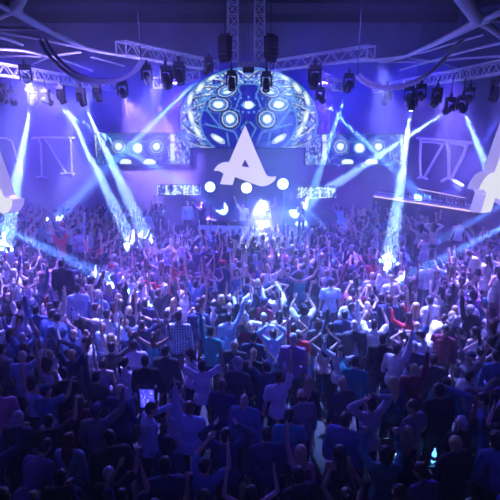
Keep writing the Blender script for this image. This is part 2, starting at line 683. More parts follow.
def make_shoe():
    mb = MB()
    mb.tube([(0, -.045, -.04), (0, .05, -.05), (0, .155, -.06)], [.046, .044, .034])
    mb.tube([(0, -.02, -.03), (0, -.02, .01)], [.045, .045])
    me = fuse(mb, 'shoe', .014, .5, 0, 1, 1)
    for v in me.vertices:
        v.co.z = max(v.co.z, -.088)
    return me


CACHE = {}


def body(pose, fem):
    if (pose, fem) not in CACHE:
        CACHE[(pose, fem)] = make_body(pose, fem)
    return CACHE[(pose, fem)]


def top(kind, pose, fem):
    q = ('t', kind, pose, fem)
    if q not in CACHE:
        CACHE[q] = make_top(kind, body(pose, fem)[1]) if True else None
        CACHE[q].materials.append(CLOTH['white'])
    return CACHE[q]


def bottom(kind, pose, fem):
    q = ('b', kind, pose, fem)
    if q not in CACHE:
        CACHE[q] = make_bottom(kind, body(pose, fem)[1])
        CACHE[q].materials.append(CLOTH['black'])
    return CACHE[q]


def hair(style):
    q = ('h', style)
    if q not in CACHE:
        CACHE[q] = make_hair(style) if style != 'cap' else make_cap()
        CACHE[q].materials.append(HAIR['black'])
    return CACHE[q]


def shoe():
    if 'shoe' not in CACHE:
        CACHE['shoe'] = make_shoe()
        CACHE['shoe'].materials.append(M_SHOE)
    return CACHE['shoe']


def omat(o, m):
    o.material_slots[0].link = 'OBJECT'
    o.material_slots[0].material = m


def person(d):
    """d: pos, rz, s, pose, fem, top, tcol, bot, bcol, style, hcol, skin, shoes"""
    t = thing('person', d['label'], 'person', d['pos'], d['rz'], d.get('group', 'people in the crowd'))
    t.scale = (d['s'],) * 3
    bme, k = body(d['pose'], d['fem'])
    o = link('body', bme, t); omat(o, SKIN[d['skin']])
    o = link(d['top'], top(d['top'], d['pose'], d['fem']), t); omat(o, CLOTH[d['tcol']])
    if d['top'] != 'dress':
        o = link(d['bot'], bottom(d['bot'], d['pose'], d['fem']), t); omat(o, CLOTH[d['bcol']])
    if d['style'] != 'bald':
        cap = d['style'] == 'cap'
        o = link('cap' if cap else 'hair', hair(d['style']), t)
        o.matrix_local = Matrix.Translation(k.H) @ k.HR.to_4x4()
        omat(o, CLOTH[d['hcol']] if cap else HAIR[d['hcol']])
        if cap:
            o2 = link('hair', hair('balding'), t)
            o2.matrix_local = Matrix.Translation(k.H) @ k.HR.to_4x4()
            omat(o2, HAIR['dark brown'])
    if d.get('shoes'):
        for sd in (-1, 1):
            o = link('shoe', shoe(), t, k.legs[sd][2]); omat(o, M_SHOE if d['shoes'] == 1 else M_SHOEW)
    return t
#@@PART2
# ---------------------------------------------------------------- room shell
CEIL = 10.6
FZ = 0.


def fz(Y):
    return 0.


struct('floor', boxm(((-17, -4, -.2), (17, 25, 0))), M_FLOOR)
struct('ceiling', boxm(((-17, -4, CEIL), (17, 25, CEIL + .2))), M_CEIL)
struct('wall_back', boxm(((-16, 24, FZ), (16, 24.2, CEIL))), M_WALLB)
struct('wall_left', boxm(((-15.2, -4, FZ), (-15, 24, CEIL))), M_WALLS)
struct('wall_rear', boxm(((-16, -4.2, FZ), (16, -4, CEIL))), M_WALLS)
RW0, RW1 = V((8.2, 24.2, 0)), V((16.2, 6.5, 0))


def slab(a, b, z0, z1, th):
    d = (b - a).normalized()
    n = V((-d.y, d.x, 0)) * th
    mb = MB()
    vs = [V((p.x, p.y, z)) for z in (z0, z1) for p in (a, b, b + n, a + n)]
    mb.add(vs, [(0, 1, 2, 3), (4, 7, 6, 5), (0, 4, 5, 1), (1, 5, 6, 2), (2, 6, 7, 3), (3, 7, 4, 0)], 0, False)
    return mb


struct('wall_right', slab(RW0, RW1, FZ, CEIL, .2), M_WALLS)
for i, y in enumerate((8, 11.5, 15, 18.5, 22)):
    struct('ceiling_beam', boxm(((-14, y, CEIL - .35), (14, y + .25, CEIL))), M_CEIL)
struct('stage_platform', boxm(((-4.6, 19.3, FZ), (4.3, 23.6, .62))), M_WOOD)

# haze filling the hall
HAZE = bpy.data.materials.new('haze_air')
HAZE.use_nodes = True
nt = HAZE.node_tree
nt.nodes.clear()
_o = nt.nodes.new('ShaderNodeOutputMaterial')
_s = nt.nodes.new('ShaderNodeVolumeScatter')
_s.inputs['Density'].default_value = .0155
_s.inputs['Anisotropy'].default_value = .0
nt.links.new(_s.outputs[0], _o.inputs['Volume'])
hz = part('haze', boxm(((-18, -5, -1.2), (18, 26, 12))), HAZE, None)
tag(hz, kind='stuff')
tag(hz, 'thin theatrical haze filling the whole hall', 'haze')

# ---------------------------------------------------------------- lights
BLUE = (.07, .08, 1.0)
PURP = (.32, .14, 1.0)
CYAN = (.10, .26, 1.0)
ICE = (.2, .38, 1.0)


def spot(p, q, w, ang, col, blend=.45, rad=.05, cat='beam'):
    l = bpy.data.lights.new(cat, 'SPOT')
    l.energy = w; l.spot_size = R(ang); l.color = col; l.shadow_soft_size = rad; l.spot_blend = blend
    o = bpy.data.objects.new(cat + '_lamp', l)
    COL.objects.link(o)
    o.location = p
    o.rotation_euler = (V(q) - V(p)).to_track_quat('-Z', 'Y').to_euler()
    return o


def point(p, w, col, rad=.1, cat='glow'):
    l = bpy.data.lights.new(cat, 'POINT')
    l.energy = w; l.color = col; l.shadow_soft_size = rad
    o = bpy.data.objects.new(cat + '_lamp', l)
    COL.objects.link(o)
    o.location = p
    return o


# ---------------------------------------------------------------- trusses
def truss(a, b, size, label, name='lighting_truss', up=V((0, 0, 1)), group=None, mat_=None):
    a, b = V(a), V(b)
    L = (b - a).length
    d = (b - a).normalized()
    if abs(d.z) > .9:
        up = V((0, 1, 0))
    s_ = d.cross(up).normalized()
    u = s_.cross(d).normalized()
    t = thing(name, label, 'truss', a, 0, group)
    fr, br = MB(), MB()
    h = size / 2
    cor = [s_ * h + u * h, s_ * -h + u * h, s_ * -h - u * h, s_ * h - u * h]
    for c in cor:
        fr.tube([c, c + d * L], .028, 6)
    n = max(2, round(L / (size * 1.05)))
    for i in range(n + 1):
        for k in range(4):
            p = d * (L * i / n)
            if i in (0, n):
                fr.tube([cor[k] + p, cor[(k + 1) % 4] + p], .024, 5)
            if i < n:
                q = d * (L * (i + 1) / n)
                x, y = cor[k], cor[(k + 1) % 4]
                if i % 2: x, y = y, x
                br.tube([x + p, y + q], .014, 5, caps=False)
                if k % 2 == 0: br.tube([x + p, y + p], .014, 5, caps=False)
    part('chord', fr, mat_ or M_TRUSS, t)
    part('bracing', br, mat_ or M_TRUSS, t)
    return t


TZ = CAMZ + 1.85


def atzY(px, py, z): return atz(px, py, z)


cl0, cl1 = atz(121, 48, TZ), atz(214, 66, TZ)
truss(cl0, cl1, .36, 'long silver box truss slanting from over the lattice side to the hull screen')
cr0, cr1 = atz(371, 52, TZ), atz(272, 66, TZ)
truss(cr0, cr1, .36, 'long silver box truss slanting from the bar side to the hull screen')
truss(at(157, 83, 15.4), at(196, 75, 17.6), .3, 'short silver truss tucked below the long lattice-side truss')
truss(at(338, 86, 15.2), at(312, 74, 17.6), .3, 'short silver truss tucked below the long bar-side truss')
for x0, nm in ((-.52, 'lattice'), (.30, 'bar')):
    truss((x0, 15.5, CEIL), (x0, 15.5, 7.95), .3, 'upright ladder-like truss hanging above the hull screen, %s-side one of two' % nm)
# curved side trusses built of straight lengths
SZ = CAMZ + 1.25
LT = [atz(-25, 66, SZ), atz(30, 74, SZ), atz(78, 81.5, SZ), atz(122, 89, SZ)]
RT = [atz(528, 62, SZ), atz(465, 74, SZ), atz(420, 81.5, SZ), atz(376, 89, SZ)]
for P_, sd in ((LT, 'lattice'), (RT, 'bar')):
    for i in range(3):
        truss(P_[i], P_[i + 1], .32, '%s length of the curved silver side truss on the %s side' % (('outermost', 'middle', 'innermost')[i], sd))


def truss_z(p):
    """height of the rig directly above a lamp"""
    return (TZ if 3 > abs(p.x) and p.y > 14 else SZ) - .2


# ---------------------------------------------------------------- moving head lamps
mh = {}


def mh_parts():
    b = MB(); b.box((-.15, -.12, -.11), (.15, .12, .0)); b.box((-.04, -.04, 0), (.04, .04, .14)); b.box((-.12, -.13, -.085), (.12, -.12, -.03))
    mh['base'] = b.mesh('base', [M_BLACKM])
    y = MB()
    y.box((-.19, -.05, -.06), (.19, .05, 0))
    for s_ in (-1, 1):
        y.box((min(s_ * .19, s_ * .145), -.06, -.38), (max(s_ * .19, s_ * .145), .06, 0))
    mh['yoke'] = y.mesh('yoke', [M_BLACKM])
    h = MB()
    h.lathe([(.07, .2), (.105, .17), (.115, .05), (.12, -.08), (.125, -.2), (.13, -.24), (.105, -.24), (.10, -.2)], 16)
    for a in range(4):
        h.box((-.128, -.01, .0 + a * .03), (.128, .01, .012 + a * .03))
    mh['head'] = h.mesh('head', [M_BLACKM])
    l = MB(); l.ell((0, 0, -.205), (.1, .1, .02), None, 0, 16, 6)
    mh['lens'] = l.mesh('lens', [M_BLACKM])


mh_parts()
NF = [0]


def moving_head(lens, target, label, col=None, es=60, sc=1., ztop=None, group=None):
    d = (V(target) - V(lens)).normalized()
    sc *= .85
    hc = V(lens) - d * .23 * sc
    t = thing('moving_head_light', label, 'stage light', (hc.x, hc.y, hc.z + .40 * sc), 0, group)
    t.scale = (sc,) * 3
    o = link('base', mh['base'], t)
    az = math.atan2(d.y, d.x) + PI / 2
    o = link('yoke', mh['yoke'], t, (0, 0, -.11), (0, 0, az))
    o = link('head', mh['head'], t, (0, 0, -.40))
    o.rotation_euler = d.to_track_quat('-Z', 'Y').to_euler()
    l = link('lens', mh['lens'], o)
    l.material_slots[0].link = 'OBJECT'
    l.material_slots[0].material = emis('lens_%s' % (label[:0] + str(col) + str(es)), col, es) if col else mat('dark_glass', (.01, .01, .03), .05)
    if ztop:
        gap = (ztop - (hc.z + .40 * sc)) / sc
        if gap > .15:
            p = MB(); p.tube([(0, 0, .1), (0, 0, gap)], .02, 6)
            part('hanging_pipe', p, M_BLACKM, t)
    NF[0] += 1
    return t


# (lens pixel, lens depth, aim pixel, aim height, watts, cone, colour, label)
BEAMS = [
    ((31, 105), 15, (4, 250), 1.4, 4600, 6.5, ICE, 'black moving head on the lattice-side truss, throwing the steep wide pale beam'),
    ((51.5, 103.5), 15.5, (192, 190), 2.8, 8000, 2.8, CYAN, 'black moving head on the lattice-side truss, throwing the thin shallow beam'),
    ((64, 103), 15, (133, 245), 1.4, 4400, 5.5, ICE, 'black moving head on the lattice-side truss, first of the two parallel slanting beams'),
    ((84, 105), 15, (148, 240), 1.4, 4400, 5.8, ICE, 'black moving head on the lattice-side truss, beam beside the side screen'),
    ((205, 73), 15.4, (52, 222), 1.4, 8000, 2.8, CYAN, 'black moving head below the lattice-side truss, thin beam crossing the side screen'),
    ((149, 82), 14, (204, 212), 1.6, 1500, 3.4, PURP, 'black moving head at the outer lattice-side truss end, faint violet beam'),
    ((347, 90), 14, (305, 215), 1.4, 6000, 3.0, CYAN, 'black moving head under the bar-side truss, beam leaning to the stage'),
    ((323, 101), 16, (425, 200), 2.3, 5500, 3.0, CYAN, 'black moving head low beside the hull screen, beam crossing over the bar-side screen'),
    ((411, 111), 15, (388, 268), 1.4, 4800, 6.5, ICE, 'black moving head on the bar-side truss, throwing the upright wide pale beam'),
    ((445, 112), 14.5, (318, 196), 2.5, 7000, 3.4, ICE, 'black moving head on the bar-side truss, long shallow beam to the stage'),
    ((463, 110), 14.5, (503, 205), 2., 4500, 3.6, ICE, 'black moving head on the bar-side truss, beam falling toward the large sign'),
    ((512, 96), 15, (440, 212), 1.4, 900, 4, BLUE, 'black moving head at the outer bar-side truss end, dim deep blue beam'),
    ((548, 204), 13.5, (395, 283), 1.4, 3000, 4, CYAN, 'black moving head beyond the large bar-side sign, low beam over the crowd'),
    ((548, 178), 13.5, (440, 240), 1.4, 1800, 3.6, CYAN, 'black moving head beyond the large bar-side sign, upper low beam'),
    ((-48, 203), 14, (122, 285), 1.4, 3500, 4, CYAN, 'black moving head beyond the large lattice-side sign, low beam over the crowd'),
]
for (a, Y, b, z, w, ang, col, lab) in BEAMS:
    p, q = at(*a, Y), atz(*b, z)
    spot(p, q, w * 1.0, ang, col)
    low = a[1] > 150
    moving_head(p, q, lab, col, 40, 1., CEIL if low else truss_z(p))
# washes with soft wide cones
WASH = [
    ((27, 80), 13.5, (70, 180), 1.0, 7500, 34, (.35, .33, 1.), 'black wash light high on the lattice-side truss, glaring white', 90),
    ((124, 95), 14.5, (172, 190), 1.0, 9000, 30, (.4, .26, 1.), 'black wash light at the inner lattice-side truss end, soft lilac cone', 90),
    ((408, 100), 15.5, (380, 200), 1.0, 700, 50, (.3, .16, 1.), 'black wash light at the inner bar-side truss end, lilac glow', 40),
    ((421, 98), 15, (440, 200), 1.0, 500, 50, (.3, .16, 1.), 'black wash light second along the bar-side truss, lilac glow', 30),
    ((468, 101), 15, (430, 190), 1.0, 500, 50, BLUE, 'black wash light above the large bar-side sign, small blue lens', 30),
    ((14, 103), 15, (40, 190), 1.0, 500, 50, BLUE, 'black wash light above the large lattice-side sign, small blue lens', 30),
]
for (a, Y, b, z, w, ang, col, lab, es) in WASH:
    p, q = at(*a, Y), atz(*b, z)
    spot(p, q, w, ang, col, .8, cat='wash')
    if es == 90: point(p + (q - p).normalized() * .18, 150 if a[0] < 50 else 70, (.3, .22, 1.), .06, 'halo')  # extra point lamp added for a haze halo at the lens
    moving_head(p, q, lab, col, es, 1., truss_z(p))
# unlit heads
OFF = [((168, 88), 14.5, 1.2, 'dark moving head with its lens off, lattice-side of the hull screen, lower'),
       ((181, 84), 15.5, 1.3, 'dark moving head with its lens off, lattice-side of the hull screen, upper'),
       ((232, 90), 15, 1.1, 'dark moving head hanging before the hull screen, lattice-side of the pair'),
       ((266, 91), 15, 1.1, 'dark moving head hanging before the hull screen, bar-side of the pair'),
       ((313, 88), 15, 1.3, 'dark moving head with its lens off at the hull screen, bar side'),
       ((384, 104), 15.5, 1.1, 'dark moving head innermost on the bar-side curved truss'),
       ((433, 106), 15, 1.1, 'dark moving head midway along the bar-side curved truss'),
       ((492, 100), 14, 1.2, 'dark moving head outermost on the bar-side curved truss'),
       ((5, 102), 14.5, 1.1, 'dark moving head outermost on the lattice-side curved truss'),
       ((100, 101), 16, 1., 'dark moving head innermost on the lattice-side curved truss')]
for (a, Y, sc, lab) in OFF:
    p = at(*a, Y)
    moving_head(p, p + V((-p.x * .1, -.3, -1)), lab, None, 0, sc, truss_z(p))


# ---------------------------------------------------------------- line array speakers
def line_array(px, side, label):
    p0 = at(px, 36, 13)
    t = thing('line_array_speaker', label, 'loudspeaker', p0, R(side * -38))
    t.scale = (.72, .72, .72)
    z, y, x = 0, 0, 0
    for i in range(7):
        ang = (0, 2, 6, 14, 26, 40, 54)[i]
        M = Matrix.Translation((x, y, z)) @ Matrix.Rotation(R(ang), 4, 'X')
        mb = MB()
        mb.box((-.22, -.16, -.115), (.22, .16, .0), 0, M)
        mb.box((-.2, -.17, -.105), (.2, -.16, -.01), 1, M)
        part('cabinet', mb, [M_BLACKM, mat('speaker_grille', (.01, .01, .012), .7, nscale=60)], t)
        dz = V((0, 0, -.122))
        d = M.to_3x3() @ dz
        z += d.z; y += d.y - .01; x += side * -.012 * i * .6
    f = MB(); f.box((-.2, -.03, .02), (.2, .03, .08)); f.tube([(0, 0, .08), (0, 0, CEIL - p0.z)], .015, 5)
    part('flying_frame', f, M_BLACKM, t)
    return t


line_array(225, 1, 'black J-shaped hanging loudspeaker column, lattice-side one above the hull screen')
line_array(271, -1, 'black J-shaped hanging loudspeaker column, bar-side one above the hull screen')
t = thing('rigging_junction', 'dark square rigging junction between the two upright trusses', 'rigging', (-.05, 15.5, 7.82))
j = MB(); j.box((-.35, -.2, -.06), (.35, .2, .1)); part('plate', j, M_TRUSS, t)
j = MB(); j.box((-.18, -.15, -.22), (.18, .15, -.06)); part('hoist', j, M_BLACKM, t)
j = MB(); j.tube([(0, 0, .1), (0, 0, CEIL - 7.82)], .018, 6); part('chain', j, M_CHROME, t)


# ---------------------------------------------------------------- LED screens
def led(name, label, poly_test, x0, x1, y0, y1, Y, pitch, fn, strength, parent=None):
    """screen of square LED cells on the plane y=Y; fn(px,py)->rgb gives the picture shown"""
    A, B = at(x0, y0, Y), at(x1, y1, Y)
    nx = int((B.x - A.x) / pitch); nz = int((A.z - B.z) / pitch)
    vs, fs, cols = [], [], []
    X = [A.x + (B.x - A.x) * i / nx for i in range(nx + 1)]
    Z = [A.z + (B.z - A.z) * i / nz for i in range(nz + 1)]
    for z in Z:
        for x in X:
            vs.append((x, Y, z))
    for j in range(nz):
        for i in range(nx):
            u, v, _ = proj((.5 * (X[i] + X[i + 1]), Y, .5 * (Z[j] + Z[j + 1])))
            if poly_test(u, v):
                a = j * (nx + 1) + i
                fs.append((a, a + nx + 1, a + nx + 2, a + 1))
                cols.append(fn(u, v))
    me = bpy.data.meshes.new('display')
    me.from_pydata(vs, [], fs)
    ca = me.color_attributes.new('pixels', 'FLOAT_COLOR', 'CORNER')
    arr = np.ones((len(fs) * 4, 4), dtype=np.float32)
    arr[:, :3] = np.repeat(np.array(cols, dtype=np.float32), 4, axis=0)
    ca.data.foreach_set('color', arr.ravel())
    bm = bmesh.new(); bm.from_mesh(me)
    bmesh.ops.delete(bm, geom=[v for v in bm.verts if not v.link_faces], context='VERTS')
    bm.to_mesh(me); bm.free()
    m = MATS.get('led%.2f' % strength)
    if not m:
        m = bpy.data.materials.new('led_display'); m.use_nodes = True
        n = m.node_tree; n.nodes.clear()
        o = n.nodes.new('ShaderNodeOutputMaterial'); e = n.nodes.new('ShaderNodeEmission'); c = n.nodes.new('ShaderNodeVertexColor')
        c.layer_name = 'pixels'; e.inputs[1].default_value = strength
        n.links.new(c.outputs[0], e.inputs[0]); n.links.new(e.outputs[0], o.inputs[0])
        MATS['led%.2f' % strength] = m
    me.materials.append(m)
    t = thing(name, label, 'LED screen', (0, 0, 0))
    link('display', me, t)
    return t, A, B


def hsh(a, b):
    v = math.sin(a * 12.9898 + b * 78.233) * 43758.5453
    return v - math.floor(v)


def nz2(x, y):
    return noise.noise(V((x, y, 3.3)))


def oval(x, y, cx, cy, rx, ry, ang=0):
    a = R(ang); dx, dy = x - cx, y - cy
    u = dx * math.cos(a) + dy * math.sin(a); v = -dx * math.sin(a) + dy * math.cos(a)
    return math.hypot(u / rx, v / ry)


WHT = V((.7, .9, 1.0)) * 1.2; CY = V((.14, .42, 1.0)); BL = V((.015, .03, .6)); DK = V((.003, .006, .16))


def lamp_px(c, o, hot=1.):
    """o: normalised oval distance"""
    if o < .55: return WHT * 1.6 * hot
    if o < .8: return c.lerp(CY * 1.2, .8)
    if o < .95: return DK.lerp(CY, .25)
    if o < 1.12: return WHT * .75
    return c


def hull(x, y):
    dx = abs(x - 248.5); xx = 248.5 + dx
    r = oval(x, y, 248.5, 121, 69, 53)
    th = math.atan2(y - 121, dx)
    c = BL.lerp(DK, .35 + .5 * nz2(dx * .12, y * .12))
    if r > .70:
        g = nz2(math.degrees(th) * .13 + 5, r * 9)
        g2 = nz2(dx * .45, y * .45 + 9)
        c = DK.lerp(BL, .7)
        if g > .12: c = CY * (.5 + 1.0 * g)
        if g2 > .2: c = WHT * (.4 + 1.2 * g2)
        st = ((math.degrees(abs(th) if th > 0 else -th) + r * 75) % 15) / 15
        if st > .86: c = DK
        elif st < .16: c = WHT * (.5 + .8 * max(0, nz2(x * .2, y * .2) + .3))
        elif .3 < st < .42 and .78 < r < .95: c = CY * .9
    if .685 < r < .715: c = CY * .9
    if .97 < r: c = CY * .7
    if .76 < r < .785: c = c + CY * .4
    for (cx, cy, rx, ry, a) in ((267, 119, 7.5, 7.5, 0), (278.5, 104.5, 9, 6, 0), (270, 91, 8.5, 5, 15)):
        o = oval(xx, y, cx, cy, rx, ry, a)
        if o < 1.12: c = lamp_px(c, o)
        elif o < 1.38: c = DK
        elif o < 1.5: c = CY * .7
    for (cx, cy, rx, ry, a) in ((297, 88, 7, 2.8, 55), (307, 99, 8, 2.6, 75), (279, 139, 8.5, 3.2, -32), (300, 131, 8, 2.4, -60), (306, 117, 9, 2.6, -75), (285, 78, 6, 2, 30)):
        o = oval(xx, y, cx, cy, rx, ry, a)
        if o < 1: c = WHT * (1.5 if o < .6 else .8)
    o = oval(x, y, 248.5, 105, 5, 3.6)
    if o < 1: c = WHT * 1.5
    elif o < 1.3: c = CY
    for (cx, cy) in ((255, 105), (260, 105.5), (256, 98), (262, 98.5), (248.5, 97), (254, 112), (259, 111), (248.5, 112.5)):
        if math.hypot(xx - cx, y - cy) < 1.2 or math.hypot(dx, y - cy) < .9 and cx == 248.5: c = CY * 1.1
    # curved struts between lamps
    for (x1, y1, x2, y2) in ((248.5, 84, 258, 84), (262, 84, 256, 94), (256, 94, 262, 110), (286, 97, 296, 96), (290, 110, 300, 112), (276, 128, 292, 124), (270, 133, 268, 146), (250, 122, 256, 128),(258, 84, 286, 97), (287, 98, 290, 110), (290, 110, 276, 128), (276, 128, 262, 132), (262, 132, 257, 145), (256, 128, 250, 140)):
        L2 = (x2 - x1) ** 2 + (y2 - y1) ** 2
        tt = max(0, min(1, ((xx - x1) * (x2 - x1) + (y - y1) * (y2 - y1)) / L2))
        if math.hypot(xx - x1 - tt * (x2 - x1), y - y1 - tt * (y2 - y1)) < .8: c = CY * .8
    return c * (.8 if y > 140 else 1)


def hull_in(x, y):
    return oval(x, y, 248.5, 121, 70, 54) < 1 and y < 148


def side_pic(cx0, sgn):
    """picture of a side screen; cx0 = its middle, sgn = which way the ornate end points"""
    def f(x, y):
        dx = (x - cx0) * sgn
        c = BL.lerp(DK, .4 + .5 * nz2(x * .15, y * .15))
        k = nz2(x * .42 + 4, y * .42)
        if abs(dx) > 30:
            c = DK.lerp(BL, .6)
            if k > .12: c = CY * (.5 + k)
            if nz2(x * .8, y * .3 + 7) > .3: c = WHT * .8
        elif k > .42: c = CY * .6
        if 33 < dx < 37 or -43 < dx < -41: c = WHT * (1. if nz2(y * .3, 2) > -.2 else .4)
        for (ox, oy, r) in ((0, 148, 4.6), (-19, 146.5, 6), (19, 146.5, 6)):
            o = math.hypot(x - cx0 - ox, y - oy) / r
            if ox == 0:
                if o < 1: c = WHT * 1.6
                elif o < 1.35: c = CY
            elif o < 1.12: c = lamp_px(c, o)
            if 1.35 < o < 1.5 and ox: c = CY * .75
        for ox in (-12, 12):
            o = oval(x, y, cx0 + ox, 162.5, 6, 3.5)
            if o < 1: c = WHT * 1.4
        if abs(dx) < 26:
            yy = 139 + 3 * math.sin(abs(dx) * .22)
            if abs(y - yy) < .7: c = CY * .8
            if abs(y - 157 + 2 * math.sin(abs(dx) * .25)) < .6: c = CY * .6
        if y < 134.6 or y > 164: c = CY * .4
        return c
    return f


def led_back(t, A, B, Y, name='cabinet'):
    mb = MB(); mb.box((A.x - .03, Y + .02, B.z - .03), (B.x + .03, Y + .22, A.z + .03))
    part(name, mb, M_BLACKM, t)


YS = 22.8
t, A, B = led('led_screen', 'large domed LED screen showing glowing spaceship-like hull lamps behind the stage', hull_in, 178, 319, 66, 148.5, YS, .036, hull, .42)
mb = MB()
n = 40
pts = []
for i in range(n + 1):
    a = PI * (i / n) * 1.34 - .34 * PI / 2 - .0
    pts.append(at(248.5 + 70.5 * math.cos(a), min(148.5, 121 - 54.5 * math.sin(a)), YS))
vs = [p + V((0, .02, 0)) for p in pts] + [p + V((0, .25, 0)) for p in pts]
mb.add(vs, [tuple(range(n + 1)), tuple(range(n + 1, 2 * n + 2))[::-1]] + [(i, i + n + 1, i + n + 2, i + 1) for i in range(n)] + [(n, 2 * n + 1, n + 1, 0)], 0, False)
part('cabinet', mb, M_BLACKM, t)
t, A, B = led('led_screen', 'wide low LED screen with round white lamps, lattice side of the stage', lambda x, y: True, 94, 191, 133, 164.5, YS, .038, side_pic(137.5, 1), .42)
led_back(t, A, B, YS)
t, A, B = led('led_screen', 'wide low LED screen with round white lamps, bar side of the stage', lambda x, y: True, 306, 402, 134, 165.5, YS, .038, side_pic(359.5, -1), .42)
led_back(t, A, B, YS)


def bits(x, y):
    k = nz2(x * .5, y * .5)
    if abs((x % 9) - 4.5) < .9: return WHT
    return WHT * 1.1 if k > .2 else (CY * .7 if k > 0 else DK)


t, A, B = led('led_strip_panel', 'narrow LED strip with broken white pattern, lattice side of the DJ desk', lambda x, y: True, 157, 200, 185, 195, 22.2, .045, bits, .5)
led_back(t, A, B, 22.2)
t, A, B = led('led_strip_panel', 'narrow LED strip with broken white pattern, bar side of the DJ desk', lambda x, y: True, 298, 336, 187, 198, 22.2, .045, bits, .5)
led_back(t, A, B, 22.2)

# ---------------------------------------------------------------- the A signs
YA = 19.8
OUT = [(324, 79), (327, 79), (382, 214), (433, 328), (446, 336), (462, 337), (482, 335), (474, 352), (457, 366), (438, 376), (420, 381), (405, 382), (392, 378),
       (275, 335), (268, 358), (262, 375), (230, 373), (200, 370), (208, 348), (217, 320), (205, 309), (190, 304), (168, 304), (176, 290), (190, 276), (208, 266), (226, 262), (244, 262), (282, 174)]
HOLE = [(325, 247), (348, 290), (307, 284)]
PX = lambda p: (180 + p[0] / 5, 110 + p[1] / 5)
A0 = at(245, 158, YA)


def a_mesh():
    th = .28
    bm = bmesh.new()
    ov = [bm.verts.new(at(*PX(p), YA) - A0) for p in OUT]
    hv = [bm.verts.new(at(*PX(p), YA) - A0) for p in HOLE]
    es = [bm.edges.new((l[i], l[(i + 1) % len(l)])) for l in (ov, hv) for i in range(len(l))]
    bmesh.ops.triangle_fill(bm, use_beauty=True, edges=es)
    me = bpy.data.meshes.new('face')
    f1 = bmesh.new()
    bm.to_mesh(me); bm.free()
    ret = MB()
    for l in (OUT, HOLE):
        ps = [at(*PX(p), YA) - A0 for p in l]
        k = len(ps)
        vs = ps + [p + V((0, th, 0)) for p in ps]
        ret.add(vs, [(i, (i + 1) % k, k + (i + 1) % k, k + i) for i in range(k)], 0, False)
    me2 = me.copy()
    for v in me2.vertices: v.co.y += th
    me2.name = 'back_panel'; me.name = 'face'
    return me, ret.mesh('side_band', [mat('white_acrylic_side', (.7, .66, .8), .5, emit=(.45, .4, 1.), es=.35)]), me2


AF, AS, AB = a_mesh()
AF.materials.append(emis('white_lit_acrylic', (.68, .62, .93), .56))
AB.materials.append(mat('white_panel', (.7, .7, .75), .5))


def a_sign(loc, label, zrot=0, bright=None):
    t = thing('illuminated_letter_sign', label, 'sign', loc, zrot)
    f = link('face', AF, t); link('side_band', AS, t); link('back_panel', AB, t)
    if bright:
        f.material_slots[0].link = 'OBJECT'; f.material_slots[0].material = bright
    c = MB()
    c.tube([(-.02, .14, 1.1), (-.02, .14, CEIL - loc[2])], .01, 5)
    part('hanging_cable', c, M_BLACKM, t)
    return t


a_sign(A0, 'pale glowing letter A sign with hooked feet hanging above the DJ')
wht = emis('white_lit_acrylic_bright', (.86, .86, 1.), .45)
foot = at(*PX((200, 370)), YA) - A0
footr = at(*PX((430, 380)), YA) - A0
YB = 10.6
for (px_, py_, ft, ang, lab) in ((480.5, 213, foot, 38, 'large white glowing sign cut by the photo edge on the bar side'),
                                 (6, 214, footr, -38, 'large white glowing sign cut by the photo edge on the lattice side')):
    a_sign(at(px_, py_, YB) - Matrix.Rotation(R(ang), 3, 'Z') @ ft, lab, R(ang), wht)

# ---------------------------------------------------------------- white steel tracery under the ceiling
LZ = CAMZ + 1.8


def zp(*p): return atz(p[0], p[1], LZ)


def tracery(name, label, paths, node=None):
    t = thing(name, label, 'ceiling lattice', (0, 0, 0))
    for pts, r0, r1 in paths:
        P_ = [zp(*p) for p in pts]
        Q = []
        for i in range(len(P_) - 1):
            for k in range(4):
                u = k / 4
                a = P_[max(i - 1, 0)]; b = P_[i]; c = P_[i + 1]; d = P_[min(i + 2, len(P_) - 1)]
                Q.append(.5 * ((2 * b) + (c - a) * u + (2 * a - 5 * b + 4 * c - d) * u * u + (3 * b - 3 * c + d - a) * u ** 3))
        Q.append(P_[-1])
        mb = MB()
        mb.tube(Q, [r0 + (r1 - r0) * i / (len(Q) - 1) for i in range(len(Q))], 8, flat=.7)
        part('strut', mb, M_STEELW, t)
    if node:
        mb = MB()
        c = zp(*node[0])
        mb.ell(c, (node[1], node[1] * 1.2, .09))
        part('hub', mb, M_STEELW, t)
    return t


